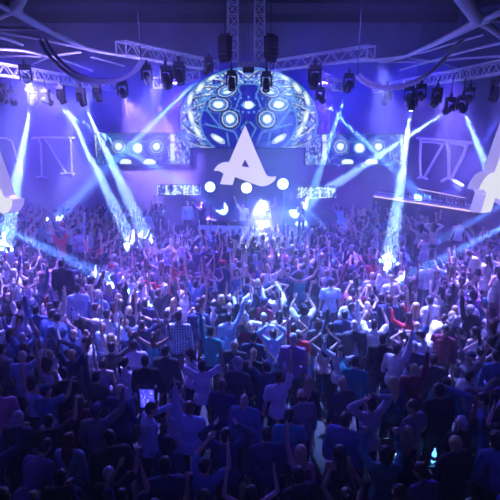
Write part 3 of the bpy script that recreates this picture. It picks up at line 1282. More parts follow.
tracery('ceiling_tracery', 'white bone-like steel lattice under the ceiling on the lattice-wall side', [
    ([(-12, 1), (2, 5), (13, 9)], .08, .12), ([(-12, 22), (2, 14), (13, 9)], .08, .12), ([(24, -8), (19, 2), (13, 9)], .10, .12),
    ([(13, 10), (42, 27), (68, 40), (92, 50), (128, 56), (165, 60)], .12, .045),
    ([(-5, 28), (30, 29), (60, 32)], .06, .03), ([(-5, 31), (18, 35), (50, 41), (85, 49)], .06, .05), ([(-3, 37), (10, 40), (22, 45)], .06, .05),
    ([(-3, 49), (25, 51), (48, 57)], .06, .05), ([(32, 64), (50, 57), (80, 52)], .05, .05), ([(48, 56), (68, 62), (92, 71)], .06, .05),
    ([(-3, 57), (20, 56), (40, 57)], .05, .04), ([(92, 57), (110, 62), (124, 66)], .05, .04)], ((13, 9), .16))
tracery('ceiling_tracery', 'white bone-like steel lattice under the ceiling on the bar side', [
    ([(458, -10), (466, 3), (478, 21)], .14, .13), ([(515, 6), (498, 13), (480, 21)], .07, .12), ([(480, 22), (492, 29), (512, 44)], .11, .07),
    ([(478, 22), (455, 34), (420, 50), (395, 59), (350, 62)], .13, .04), ([(482, 35), (450, 44), (415, 54), (370, 60)], .05, .045),
    ([(505, 42), (470, 50), (435, 60), (400, 70)], .06, .05), ([(504, 56), (470, 58), (430, 61), (380, 62)], .06, .05),
    ([(410, 58), (435, 62), (458, 69)], .05, .05), ([(504, 20), (492, 20), (482, 22)], .06, .09)], ((479, 21), .17))


def drape(label, pts, Y):
    t = thing('curved_ceiling_tube', label, 'ceiling tube', (0, 0, 0))
    P_ = [at(x, y, Y) for x, y in pts]
    for k, (nm, off) in enumerate((('tube', 0), ('tube', .12))):
        mb = MB()
        Q = []
        for i in range(len(P_) - 1):
            for q in range(4):
                u = q / 4
                a = P_[max(i - 1, 0)]; b = P_[i]; c = P_[i + 1]; d = P_[min(i + 2, len(P_) - 1)]
                Q.append(.5 * ((2 * b) + (c - a) * u + (2 * a - 5 * b + 4 * c - d) * u * u + (3 * b - 3 * c + d - a) * u ** 3) + V((off * .8, .05 * k, off * .5)))
        mb.tube(Q + [P_[-1]], .045, 8)
        part(nm, mb, M_STEELW, t)
    mb = MB()
    for e in (0, -1):
        mb.tube([P_[e], V((P_[e].x, P_[e].y, CEIL))], .012, 5)
    part('hanging_wire', mb, M_CHROME, t)


drape('white double tube curving in a U below the lattice, lattice-wall side', [(41, 42), (48, 54), (60, 67), (74, 77), (90, 82), (106, 83), (120, 80), (132, 73), (141, 61)], 12)
drape('white double tube curving in a U below the lattice, bar side', [(357, 77), (364, 83), (376, 88), (392, 89), (408, 85), (424, 77), (438, 65), (450, 52), (461, 40)], 12)

# ---------------------------------------------------------------- wall lattices, balcony, lit counter
t = thing('wall_lattice', 'pale N-shaped steel lattice on the dark wall beside the steep beam', 'wall lattice', (0, 0, 0))
for pts in ([(32, 138), (52, 137.5), (74, 138)], [(38, 138), (41, 144), (42, 176)], [(37, 177.5), (42, 176), (48, 178.5)], [(44, 138), (48, 143), (66, 173)],
            [(70, 138), (71.5, 144), (72, 174), (73, 176)], [(61, 173.5), (67, 173), (74, 174)], [(-4, 138), (6, 138), (12, 141), (21, 172)]):
    mb = MB(); mb.tube([at(x, y, 23.7) for x, y in pts], .055, 8); part('bar', mb, M_STEELW, t)

fr0, fr1 = at(418, 139, 22.9), at(470, 143, 20.1)


def wp(x, y):
    """pixel on the slanted plane just in front of the bar-side wall"""
    n = V((fr1.y - fr0.y, -(fr1.x - fr0.x), 0)).normalized()
    r = ray(x, y); o = V((0, 0, CAMZ))
    return o + r * ((fr0 - o).dot(n) / r.dot(n))


t = thing('wall_lattice', 'pale W-shaped steel lattice on the slanted wall above the bar counter', 'wall lattice', (0, 0, 0))
for pts, r in (([(417, 138), (445, 140), (471, 143)], .07), ([(421, 140), (420, 160), (421, 178)], .07), ([(444, 143), (440, 150), (425, 176)], .07), ([(418, 178), (422, 177), (427, 179)], .07),
               ([(447, 143), (449, 152), (449, 178)], .075), ([(467, 145), (464, 154), (452, 177)], .07), ([(442, 181), (449, 177), (463, 186)], .07), ([(421, 142), (432, 142), (444, 144)], .05), ([(450, 143), (458, 144), (467, 146)], .05)):
    mb = MB(); mb.tube([wp(x, y) for x, y in pts], r, 8); part('bar', mb, M_STEELW, t)


def seg_box(a, b, z0, z1, th, inset=0):
    return slab(V((a.x, a.y, 0)), V((b.x, b.y, 0)), z0, z1, th)


# raised counter with a lit shelf and bottles
c0, c1 = atz(374, 194, 2.4), atz(476, 209, 2.4)
ct = thing('bar_counter', 'long raised bar counter with warm lit top edge along the slanted wall', 'bar counter', (0, 0, 0))
part('body', seg_box(c0, c1, 0, 2.33, .34), M_WOOD, ct)
part('top', seg_box(c0 - V((.05, .03, 0)), c1 + V((0, -.03, 0)), 2.33, 2.39, .42), mat('white_counter', (.6, .58, .6), .3, nscale=5), ct)
part('light_strip', seg_box(c0 - V((.02, .015, 0)), c1 - V((.02, .015, 0)), 2.25, 2.31, .02), emis('warm_strip', (1., .72, .8), .6), ct)
sh = thing('bar_shelf', 'upper lit back shelf behind the bar counter', 'shelf', (0, 0, 0))
s0, s1 = wp(418, 187), wp(466, 192)
s0.z = s1.z = 1.75
part('board', seg_box(s0, s1, 2.72, 2.78, .3), M_WOOD, sh)
part('light_strip', seg_box(s0 - V((.02, .02, 0)), s1 - V((.02, .02, 0)), 2.725, 2.765, .015), emis('violet_strip', (.8, .6, 1.), .5), sh)
part('bracket', seg_box(s0 + V((.05, .05, 0)), s1 + V((.05, .05, 0)), 2.37, 2.72, .05), M_WOOD, sh)


# ---------------------------------------------------------------- bottles, glasses
def bottle_meshes(glass_col, es):
    b = MB(); b.lathe([(.03, 0), (.037, .01), (.038, .17), (.03, .21), (.014, .24), (.013, .30), (.015, .305)], 12)
    c = MB(); c.lathe([(.016, .30), (.016, .33), (.0, .332)], 10)
    l = MB(); l.lathe([(.0385, .06), (.0385, .14)], 12)
    return b.mesh('glass', [glassy('bottle_%s' % str(glass_col), glass_col, es)]), c.mesh('cap', [mat('gold_foil', (.7, .55, .2), .3, .8)]), l.mesh('paper_label', [mat('paper_label', (.7, .7, .65), .7)])


BM = bottle_meshes((.25, .35, .4), 0.)


def bottle(loc, label, group=None, lit=None, rz=0):
    t = thing('bottle', label, 'bottle', loc, rz, group)
    g = link('glass', BM[0], t); link('cap', BM[1], t); link('paper_label', BM[2], t)
    if lit:
        g.material_slots[0].link = 'OBJECT'; g.material_slots[0].material = lit
    return t


nrm = V((-(c1 - c0).y, (c1 - c0).x, 0)).normalized()
random.seed(5)
for i in range(34):
    u = .02 + .96 * i / 33
    p = c0.lerp(c1, u) + nrm * (.15 + .1 * random.random())
    bottle((p.x, p.y, 2.39), 'small bottle in the row on the lit bar counter', 'bottles on the bar counter')

# ---------------------------------------------------------------- DJ desk and stage things
dk = thing('dj_desk', 'dark DJ desk with blue lit front panel on the stage below the letter', 'desk', (-1.15, 20.2, .62), R(-5))
part('top', boxm(((-1.25, -.35, .88), (1.25, .35, .95))), M_WOOD, dk)
part('front_panel', boxm(((-1.2, -.34, .1), (1.2, -.3, .88))), mat('blue_front', (.1, .12, .4), .4, emit=(.1, .15, 1), es=.35), dk)
for sx in (-1.2, 1.12):
    part('leg', boxm(((sx, -.3, 0), (sx + .08, .3, .88))), M_WOOD, dk)
for i, x in enumerate((-1.55, -.6)):
    p = dk.matrix_basis @ V((0, 0, 0))
    tt = thing('turntable', 'flat black deck on the DJ desk, %s' % ('end nearer the lattice side' if i == 0 else 'end nearer the bar side'), 'turntable', (x - .15, 20.22 + (.05 if i == 0 else -.03), 1.57), R(-5))
    part('chassis', boxm(((-.2, -.16, 0), (.2, .16, .06))), M_BLACKM, tt)
    mb = MB(); mb.lathe([(.13, .06), (.13, .085), (.0, .086)], 20); part('platter', mb, M_CHROME, tt)
mx = thing('audio_mixer', 'small black mixer between the two decks on the DJ desk', 'mixer', (-1.22, 20.2, 1.57), R(-5))
part('chassis', boxm(((-.15, -.16, 0), (.15, .16, .08))), M_BLACKM, mx)
for kx in range(4):
    mb = MB(); mb.lathe([(.014, .08), (.012, .1), (0, .101)], 8, M=Matrix.Translation((-.09 + kx * .06, .06, 0))); part('knob', mb, M_CHROME, mx)


def blinder(px, py, Y, label, r, col, es, w, aim, ang):
    p = at(px, py, Y)
    t = thing('blinder_light', label, 'stage light', p)
    mb = MB(); Mx = Matrix.Rotation(PI / 2, 4, 'X')
    mb.lathe([(r * .6, -.25), (r * 1.05, -.1), (r * 1.1, .02), (r * 1.02, .02), (r, -.04)], 20, M=Mx)
    part('housing', mb, M_BLACKM, t)
    mb = MB(); mb.lathe([(r, -.03), (r * .6, .0), (0, .012)], 20, M=Mx)
    part('lens', mb, emis('blinder_%s' % label[:9], col, es), t)
    mb = MB(); mb.tube([(0, .15, -r), (0, .15, .62 - p.z)], .03, 6)
    part('stand', mb, M_BLACKM, t)
    point(p + V((0, -.3, 0)), 20, (col[0] * .4, col[1] * .6, 1.), .12, 'halo')  # added point lamp, makes haze glow round the lens
    spot(p + V((0, -.12, 0)), aim, w, ang, col, .5, .08, cat='blinder')
    return t


blinder(210, 187, 21.8, 'blazing round stage lamp with cyan halo, lattice side behind the DJ', .24, (.14, .34, 1.), 10, 1500, atz(140, 222, 1.4), 9)
blinder(246.5, 188, 21.8, 'round white stage lamp directly under the hanging letter', .24, (.75, .85, 1.), 10, 60, at(240, 230, 8), 60)
blinder(283, 184, 21.8, 'blazing round stage lamp with green cyan halo, bar side behind the DJ', .26, (.16, .45, 1.), 10, 1000, atz(295, 262, 1.4), 16)
for (tx, ty, w_, an) in ((330, 232, 500, 2.2), (316, 238, 500, 2.2), (345, 225, 350, 2.)):
    spot(at(284, 186, 21.6), atz(tx, ty, 1.4), w_, an, ICE, cat='ray')
for (tx, w_) in ((232, 350), (243, 350), (256, 350), (268, 350), (280, 350)):
    spot(at(264, 190, 19.6), atz(tx, 262, 1.4), w_, 1.8, (.7, .75, 1), cat='ray')
# strobe with fog burst at the stage front
sb = at(263, 224, 19.0)
t = thing('strobe_light', 'blinding white strobe on the stage front below the letter', 'stage light', sb)
part('housing', boxm(((-.3, 0, -.14), (.3, .15, .14))), M_BLACKM, t)
part('lamp_face', boxm(((-.27, -.02, -.11), (.27, 0, .11))), emis('strobe_face', (.8, .9, 1.), 5), t)
mb = MB(); mb.tube([(0, .1, -.14), (0, .1, FZ - sb.z)], .04, 8); part('stand', mb, M_BLACKM, t)
point(sb + V((0, -.7, .35)), 330, (.5, .65, 1.), .45)  # bodiless point lamp added before the strobe so the fog glows

FOG = bpy.data.materials.new('fog_burst')
FOG.use_nodes = True
nt = FOG.node_tree; nt.nodes.clear()
o_ = nt.nodes.new('ShaderNodeOutputMaterial'); s_ = nt.nodes.new('ShaderNodeVolumeScatter')
tc = nt.nodes.new('ShaderNodeTexCoord'); ln = nt.nodes.new('ShaderNodeVectorMath'); ln.operation = 'LENGTH'
mr = nt.nodes.new('ShaderNodeMapRange'); mr.inputs[1].default_value = 0; mr.inputs[2].default_value = 1; mr.inputs[3].default_value = 1.; mr.inputs[4].default_value = 0
no = nt.nodes.new('ShaderNodeTexNoise'); no.inputs['Scale'].default_value = 2.2
mu = nt.nodes.new('ShaderNodeMath'); mu.operation = 'MULTIPLY'; m3_ = nt.nodes.new('ShaderNodeMath'); m3_.operation = 'MULTIPLY'; m3_.inputs[1].default_value = .7
nt.links.new(tc.outputs['Object'], ln.inputs[0]); nt.links.new(ln.outputs['Value'], mr.inputs[0]); nt.links.new(tc.outputs['Object'], no.inputs['Vector'])
nt.links.new(mr.outputs[0], mu.inputs[0]); nt.links.new(no.outputs['Fac'], mu.inputs[1]); nt.links.new(mu.outputs[0], m3_.inputs[0])
nt.links.new(m3_.outputs[0], s_.inputs['Density']); nt.links.new(s_.outputs[0], o_.inputs['Volume'])
mb = MB(); mb.ell((0, 0, 0), (1, 1, 1), None, 0, 20, 12)
fg = part('fog', mb, FOG, None, at(265, 225, 18.6)); fg.scale = (1.7, 1.0, 1.5)
tag(fg, 'white fog burst at the stage front below the letter', 'fog', kind='stuff')

# ---------------------------------------------------------------- added fill lamps without fixtures that brighten the hall
for i in range(7):
    x = -10.5 + i * 3.5
    spot((x, 20.6, 9.0), (x * .8, 12.5, 0), 520, 78, BLUE, .9, .2, cat='back')
for x, w_ in ((-7, 500), (-2.5, 700), (2.5, 700), (7, 500)):
    spot((x, 16.8, 7.6), (x * .95, 12.6, 0), w_, 50, (.26, .16, 1.), .9, .2, cat='mid')
for x, w_ in ((-4, 300), (0, 420), (4, 420)):
    spot((x, -1.5, 8.2), (x * 1.3, 11.0, 0), w_, 36, (.2, .3, 1.), .9, .2, cat='front')  # unseen fill added behind the camera to lift the crowd's backs
for i in range(9):
    x = -11.5 + i * 2.6 + (.9 if i > 4 else 0)
    spot((x, 20.6, 9.8), (x * 1.02, 24, 4.6), 520, 95, BLUE, .9, .2, cat='wallfill')  # added fill that turns the back wall blue, no fixtures
for x in (-6, -2, 2, 6):
    spot((x, 3.0, 8.6), (x * 1.25, 12.5, 7.6), 900, 26, (.2, .18, 1.), .9, .2, cat='rig')  # added fill that brightens trusses and ceiling tubes, no fixtures
for x, q_, c_ in ((-6.2, 300, (.16, .14, 1.)), (-2.6, 420, (.2, .2, 1.)), (.8, 520, (.16, .3, 1.)), (3.6, 480, (.2, .22, 1.)), (7.0, 420, (.22, .15, 1.))):
    spot((x, 13.2, 7.7), (x * 1.0, 9.9, 0), q_, 40, c_, .9, .15, cat='near')  # added row that brightens the nearer crowd, no fixtures
spot((6.6, 16.8, 7.4), (7.4, 13.0, 1.2), 520, 34, (.3, .26, 1.), .9, .15, cat='near')
spot((-5.5, 16.8, 7.4), (-6.8, 12.6, 1.2), 380, 34, (.2, .22, 1.), .9, .15, cat='near')
#@@PART3
# ---------------------------------------------------------------- people
HEADZ = 1.62


def place(hx, hy, base, s):
    for f in (0.,):
        p = atz(hx, hy, f + base + HEADZ * s)
        if fz(p.y) == f: break
    return V((p.x, p.y, fz(p.y) + base))


# head pixel x, y, base height, facing (0 = toward the stage, + = anticlockwise), pose, woman, top, colour, hair, hair colour, skin, name used by its neighbours
KEY = [
    (178, 317, 0, 0, 'stand', 0, 'shirt', 'plaid', 'short', 'black', 'light', 'plaid shirt person', 1.10),
    (293, 340, 0, -12, 'stand', 0, 'shirt', 'purple', 'short', 'grey', 'fair', 'purple shirt person', 1.06),
    (374, 325, 0, -20, 'clap', 0, 't_shirt', 'white', 'short', 'dark brown', 'light', 'clapping white T-shirt person', 1.02),
    (397, 350, 0, -40, 'one_up_r', 0, 'shirt', 'white', 'short', 'black', 'light', None, 1.0),
    (394, 384, 0, 5, 'stand', 1, 'blouse', 'navy', 'long', 'blonde', 'light', 'long blonde hair person', 1.0),
    (436, 316, 0, -75, 'bow_side', 1, 'blouse', 'white', 'short', 'brown', 'light', 'stooping white blouse person', 1.0),
    (325, 343, 0, 5, 'clasp_up', 1, 'crop_top', 'white', 'long', 'black', 'fair', 'white crop top dancer', 1.0),
    (341, 351, 0, 155, 'bent_up', 1, 'blouse', 'white', 'long', 'brown', 'fair', None, .98),
    (77, 289, 0, 12, 'stand', 0, 'shirt', 'pale blue', 'short', 'black', 'light', 'pale blue shirt person', 1.08),
    (61, 264, .5, 0, 'stand', 0, 'jacket', 'black', 'short', 'black', 'tan', 'tall black jacket person', 1.06),
    (45, 316, 0, -25, 'lean', 0, 'shirt', 'denim blue', 'short', 'dark brown', 'light', 'leaning denim shirt person', 1.0),
    (58, 319, 0, 30, 'lean', 0, 'shirt', 'denim blue', 'short', 'black', 'light', None, 1.0),
    (26, 282, 0, 0, 'bent_up', 1, 'tank_top', 'lilac', 'bun', 'brown', 'light', None, .96),
    (42, 277, 0, -25, 'one_up_r', 1, 'blouse', 'navy', 'long', 'brown', 'light', None, .98),
    (245, 400, 0, 165, 'stand', 0, 'shirt', 'denim blue', 'bald', 'black', 'light', 'bald denim shirt person', 1.0),
    (279, 378, 0, 8, 'one_up_r', 0, 't_shirt', 'white', 'cap', 'black', 'light', 'white T-shirt black cap person', 1.0),
    (289, 418, 0, -5, 'drink', 0, 't_shirt', 'teal', 'short', 'black', 'light', 'teal T-shirt person', 1.0),
    (267, 436, 0, 8, 'stand', 0, 'shirt', 'navy', 'short', 'black', 'tan', 'navy shirt person', 1.0),
    (371, 404, 0, 20, 'head', 0, 'shirt', 'light grey', 'short', 'dark brown', 'light', 'hands-behind-head person', 1.04),
    (484, 400, 0, 75, 'point', 0, 'shirt', 'denim blue', 'short', 'dark brown', 'light', 'pointing denim shirt person', 1.04),
    (189, 409, 0, -5, 'one_up_l', 0, 'shirt', 'pale blue', 'short', 'auburn', 'light', 'straight arm pale blue shirt person', 1.0),
    (147, 410, 0, -60, 'fwd', 0, 'shirt', 'pale blue', 'short', 'black', 'light', None, 1.0),
    (226, 436, 0, 0, 'clasp_up', 0, 'shirt', 'navy', 'short', 'black', 'light', 'overhead clasp navy shirt person', 1.0),
    (202, 366, 0, 5, 'bent_up', 0, 't_shirt', 'white', 'short', 'black', 'tan', 'white T-shirt bent arms person', 1.0),
    (273, 334, 0, 0, 'clasp_up', 1, 'blouse', 'pale blue', 'bun', 'brown', 'fair', 'pale blue blouse dancer', 1.0),
    (489, 259, .55, 35, 'stand_look', 1, 'dress', 'white', 'long', 'dark brown', 'light', 'white dress person on the sofa', 1.0),
    (499, 270, .5, 20, 'hip', 1, 'dress', 'cream', 'long', 'black', 'light', None, 1.0),
    (480, 249, .5, 75, 'bow', 1, 'blouse', 'cream', 'long', 'brown', 'light', None, .98),
    (426, 236, .55, 15, 'hip_one', 1, 'dress', 'white', 'ponytail', 'brown', 'light', 'white dress dancer', .98),
    (460, 222, .5, -10, 'stand', 0, 'tank_top', 'white', 'short', 'black', 'light', 'white tank top person', 1.0),
    (420, 227, .5, 20, 'phone', 1, 'tank_top', 'cream', 'long', 'black', 'light', None, .96),
    (434, 226, .5, -20, 'head', 1, 'blouse', 'cream', 'long', 'dark brown', 'light', None, .98),
    (455, 322, 0, 0, 'stand', 1, 'blouse', 'black', 'curly', 'grey', 'fair', 'grey curly hair person', 1.02),
    (445, 330, 0, 150, 'stand', 0, 'shirt', 'maroon', 'short', 'black', 'light', None, 1.0),
    (428, 337, 0, 25, 'lean', 0, 'shirt', 'white', 'short', 'black', 'light', None, 1.0),
    (383, 340, 0, -15, 'stand', 0, 'jacket', 'black', 'short', 'black', 'light', 'black jacket person', 1.04),
    (355, 326, 0, 5, 'stand', 0, 'jacket', 'charcoal', 'balding', 'grey', 'fair', 'balding charcoal jacket person', 1.04),
    (440, 392, 0, 10, 'stand', 0, 'jacket', 'black', 'short', 'black', 'tan', 'low black jacket person', 1.06),
    (210, 332, 0, -15, 'one_up_l', 0, 'shirt', 'teal', 'short', 'black', 'light', 'teal shirt person', 1.0),
    (229, 318, 0, 10, 'out_r', 0, 'shirt', 'pale blue', 'short', 'black', 'light', 'reaching pale blue shirt person', 1.0),
    (60, 236, .35, 10, 'both_up', 0, 't_shirt', 'red', 'short', 'dark brown', 'light', 'red T-shirt person', 1.0),
    (49, 226, .35, 165, 'side_up', 1, 'tank_top', 'white', 'ponytail', 'blonde', 'light', None, .96),
    (69, 226, .35, -165, 'bent_up', 0, 't_shirt', 'light grey', 'short', 'brown', 'light', None, .98),
    (79, 232, .3, 40, 'one_up_r', 0, 'shirt', 'lilac', 'short', 'black', 'light', None, 1.),
    (118, 392, 0, -25, 'hip', 0, 'shirt', 'navy', 'bald', 'black', 'fair', 'bald navy shirt person', 1.02),
    (28, 452, 0, -15, 'bow', 0, 't_shirt', 'purple', 'short', 'brown', 'light', 'stooping purple T-shirt person', 1.0),
    (44, 392, 0, -30, 'pump_r', 0, 't_shirt', 'denim blue', 'cap', 'navy', 'light', 'navy cap person', 1.0),
    (236, 262, 0, -5, 'both_up', 1, 'tank_top', 'pink', 'long', 'blonde', 'fair', 'pink tank top person', .98),
    (345, 316, 0, 0, 'stand', 0, 'jacket', 'navy', 'short', 'black', 'light', None, 1.),
    (331, 283, 0, 0, 'stand', 0, 't_shirt', 'pale blue', 'short', 'black', 'light', 'broad pale blue T-shirt person', 1.08),
    (389, 300, 0, -5, 'stand', 0, 'jacket', 'navy', 'short', 'brown', 'fair', 'navy jacket person', 1.04),
    (427, 265, .1, 10, 'stand', 0, 'shirt', 'white', 'short', 'black', 'light', None, 1.),
    (235, 345, 0, 170, 'stand', 0, 't_shirt', 'charcoal', 'balding', 'grey', 'light', None, 1.),
    (300, 275, 0, 0, 'wide_up', 0, 'tank_top', 'teal', 'curly', 'brown', 'light', 'curly hair tank top person', 1.),
    (145, 362, 0, 5, 'stand', 0, 'shirt', 'black', 'short', 'black', 'tan', None, 1.),
    (165, 352, 0, -5, 'stand', 0, 'jacket', 'charcoal', 'short', 'black', 'tan', 'short charcoal jacket person', 1.),
    (110, 440, 0, 20, 'stand_look', 0, 'jacket', 'black', 'short', 'black', 'tan', None, 1.04),
    (165, 468, 0, 10, 'stand', 0, 'shirt', 'navy', 'short', 'dark brown', 'tan', None, 1.06),
    (340, 455, 0, -20, 'stand_look', 1, 'dress', 'black', 'long', 'dark brown', 'tan', 'black dress person', 1.0),
    (430, 478, 0, 15, 'lean', 1, 'blouse', 'purple', 'bun', 'auburn', 'light', 'purple blouse person', 1.0),
    (60, 480, 0, 0, 'stand', 0, 'jacket', 'black', 'short', 'black', 'tan', None, 1.),
    (300, 478, 0, 25, 'drink', 0, 'hoodie', 'black', 'short', 'dark brown', 'tan', 'black hooded top person', 1.),
    (498, 442, 0, 0, 'stand', 0, 'shirt', 'denim blue', 'curly', 'black', 'tan', None, 1.),
]
BOT = {0: 'trousers', 1: 'skirt'}
people = []


def outfit_word(t):
    return {'t_shirt': 'T-shirt', 'shirt': 'shirt', 'jacket': 'jacket', 'tank_top': 'tank top', 'dress': 'dress', 'blouse': 'blouse', 'crop_top': 'crop top', 'hoodie': 'hooded top'}[t]


def hair_word(st, hc):
    if st == 'bald': return 'bald head'
    if st == 'cap': return hc + ' cap'
    if st == 'balding': return 'balding ' + hc + ' hair'
    return {'short': 'short %s hair', 'long': 'long %s hair', 'bun': '%s hair bun', 'ponytail': '%s ponytail', 'bob': 'chin-length %s hair', 'curly': 'curly %s hair'}[st] % hc


for K in KEY:
    hx, hy, base, rz, pose, fem, tp, tc_, st, hc, sk, anchor, s = K
    s2 = s * (.95 if fem else 1.)
    people.append(dict(pos=place(hx, hy, base, s2), rz=R(rz), s=s2, pose=pose, fem=fem, top=tp, tcol=tc_, bot='trousers' if (hx + hy) % 3 or not fem else 'skirt',
                       bcol='black' if tc_ != 'black' else 'charcoal', style=st, hcol=hc, skin=sk, anchor=anchor, hp=(hx, hy), key=True, base=base))
# the DJ
people.append(dict(pos=V((-.30, 21., .62)), rz=R(178), s=1.0, pose='out_r', fem=0, top='t_shirt', tcol='white', bot='trousers', bcol='black', style='short', hcol='dark brown',
                   skin='light', anchor=None, hp=None, key=True, base=.4, fixed='DJ in white T-shirt behind the desk with one hand high'))
dj = people[-1]
dj['pos'] = V((at(243, 198, 20.9).x, 20.9, .62))
u, v, _ = proj(dj['pos'] + V((0, 0, 1.62)))
dj['hp'] = (u, v)
for (hx, Y, pose, tp, tc_, st, hc, rz, fem, nm) in ((160, 18.6, 'both_up', 't_shirt', 'black', 'short', 'black', 170, 0, 'arms-up black T-shirt person on the stage beside the LED strip'),
                                               (187, 18.9, 'stand', 'shirt', 'pale blue', 'short', 'brown', -160, 0, 'person in pale blue shirt standing on the stage, arms down'),
                                               (202, 18.7, 'phone', 'jacket', 'navy', 'short', 'black', 150, 0, 'person in navy jacket on the stage holding up a phone'),
                                               (268, 18.9, 'bent_up', 'dress', 'black', 'long', 'blonde', 175, 1, 'person in black dress with long blonde hair dancing on the stage'),
                                               (302, 18.8, 'one_up_l', 't_shirt', 'grey', 'cap', 'white', 180, 0, 'person in grey T-shirt and white cap on the stage')):
    Y += 2.6
    P0 = V((at(hx, 205, Y).x, Y, .62))
    u, v, _ = proj(P0 + V((0, 0, 1.6)))
    people.append(dict(pos=P0, rz=R(rz), s=.97, pose=pose, fem=fem, top=tp, tcol=tc_, bot='trousers', bcol='black', style=st, hcol=hc, skin='light', anchor=None, hp=(u, v), key=True, base=.4, fixed=nm))

# sampled crowd
rnd = random.Random(11)
MCOMBO = [(p, t_) for p in ('stand', 'stand_look', 'one_up_l', 'one_up_r', 'phone', 'clap', 'both_up', 'bent_up', 'pump_r', 'fwd', 'drink', 'v_up', 'out_r', 'side_up') for t_ in
          {'stand': ('t_shirt', 'shirt', 'jacket'), 'stand_look': ('shirt', 't_shirt', 'hoodie'), 'one_up_l': ('t_shirt', 'shirt'), 'one_up_r': ('t_shirt', 'shirt'), 'phone': ('shirt', 't_shirt'),
           'clap': ('t_shirt',), 'both_up': ('t_shirt',), 'bent_up': ('t_shirt', 'shirt'), 'pump_r': ('t_shirt', 'shirt'), 'fwd': ('shirt',), 'drink': ('shirt', 't_shirt'), 'v_up': ('t_shirt',), 'out_r': ('shirt',), 'side_up': ('t_shirt',)}[p]]
FCOMBO = [('stand', 'dress'), ('stand', 'blouse'), ('stand_look', 'tank_top'), ('stand_look', 'dress'), ('both_up', 'tank_top'), ('one_up_r', 'blouse'), ('one_up_l', 'tank_top'), ('bent_up', 'crop_top'), ('bent_up', 'dress'),
          ('clasp_up', 'tank_top'), ('phone', 'blouse'), ('head', 'dress'), ('hip_one', 'dress'), ('wide_up', 'crop_top'), ('clap', 'tank_top')]
TC_M = ['white'] * 7 + ['pale blue'] * 3 + ['light grey'] * 2 + ['grey'] * 2 + ['charcoal'] * 6 + ['black'] * 11 + ['navy'] * 5 + ['purple', 'teal', 'denim blue', 'denim blue', 'maroon', 'red', 'lilac', 'pink', 'cream']
TC_F = ['white'] * 6 + ['black'] * 10 + ['cream'] * 3 + ['pink'] * 2 + ['lilac'] * 2 + ['pale blue'] * 3 + ['red', 'purple', 'teal', 'light grey', 'navy', 'denim blue']


def free(p, rmin, wide):
    for q in people:
        dx = q['pos'].x - p.x; dy = q['pos'].y - p.y
        if dx * dx + dy * dy < (rmin + q.get('w', 0) + wide) ** 2 * .25 * 4:
            return False
    return True


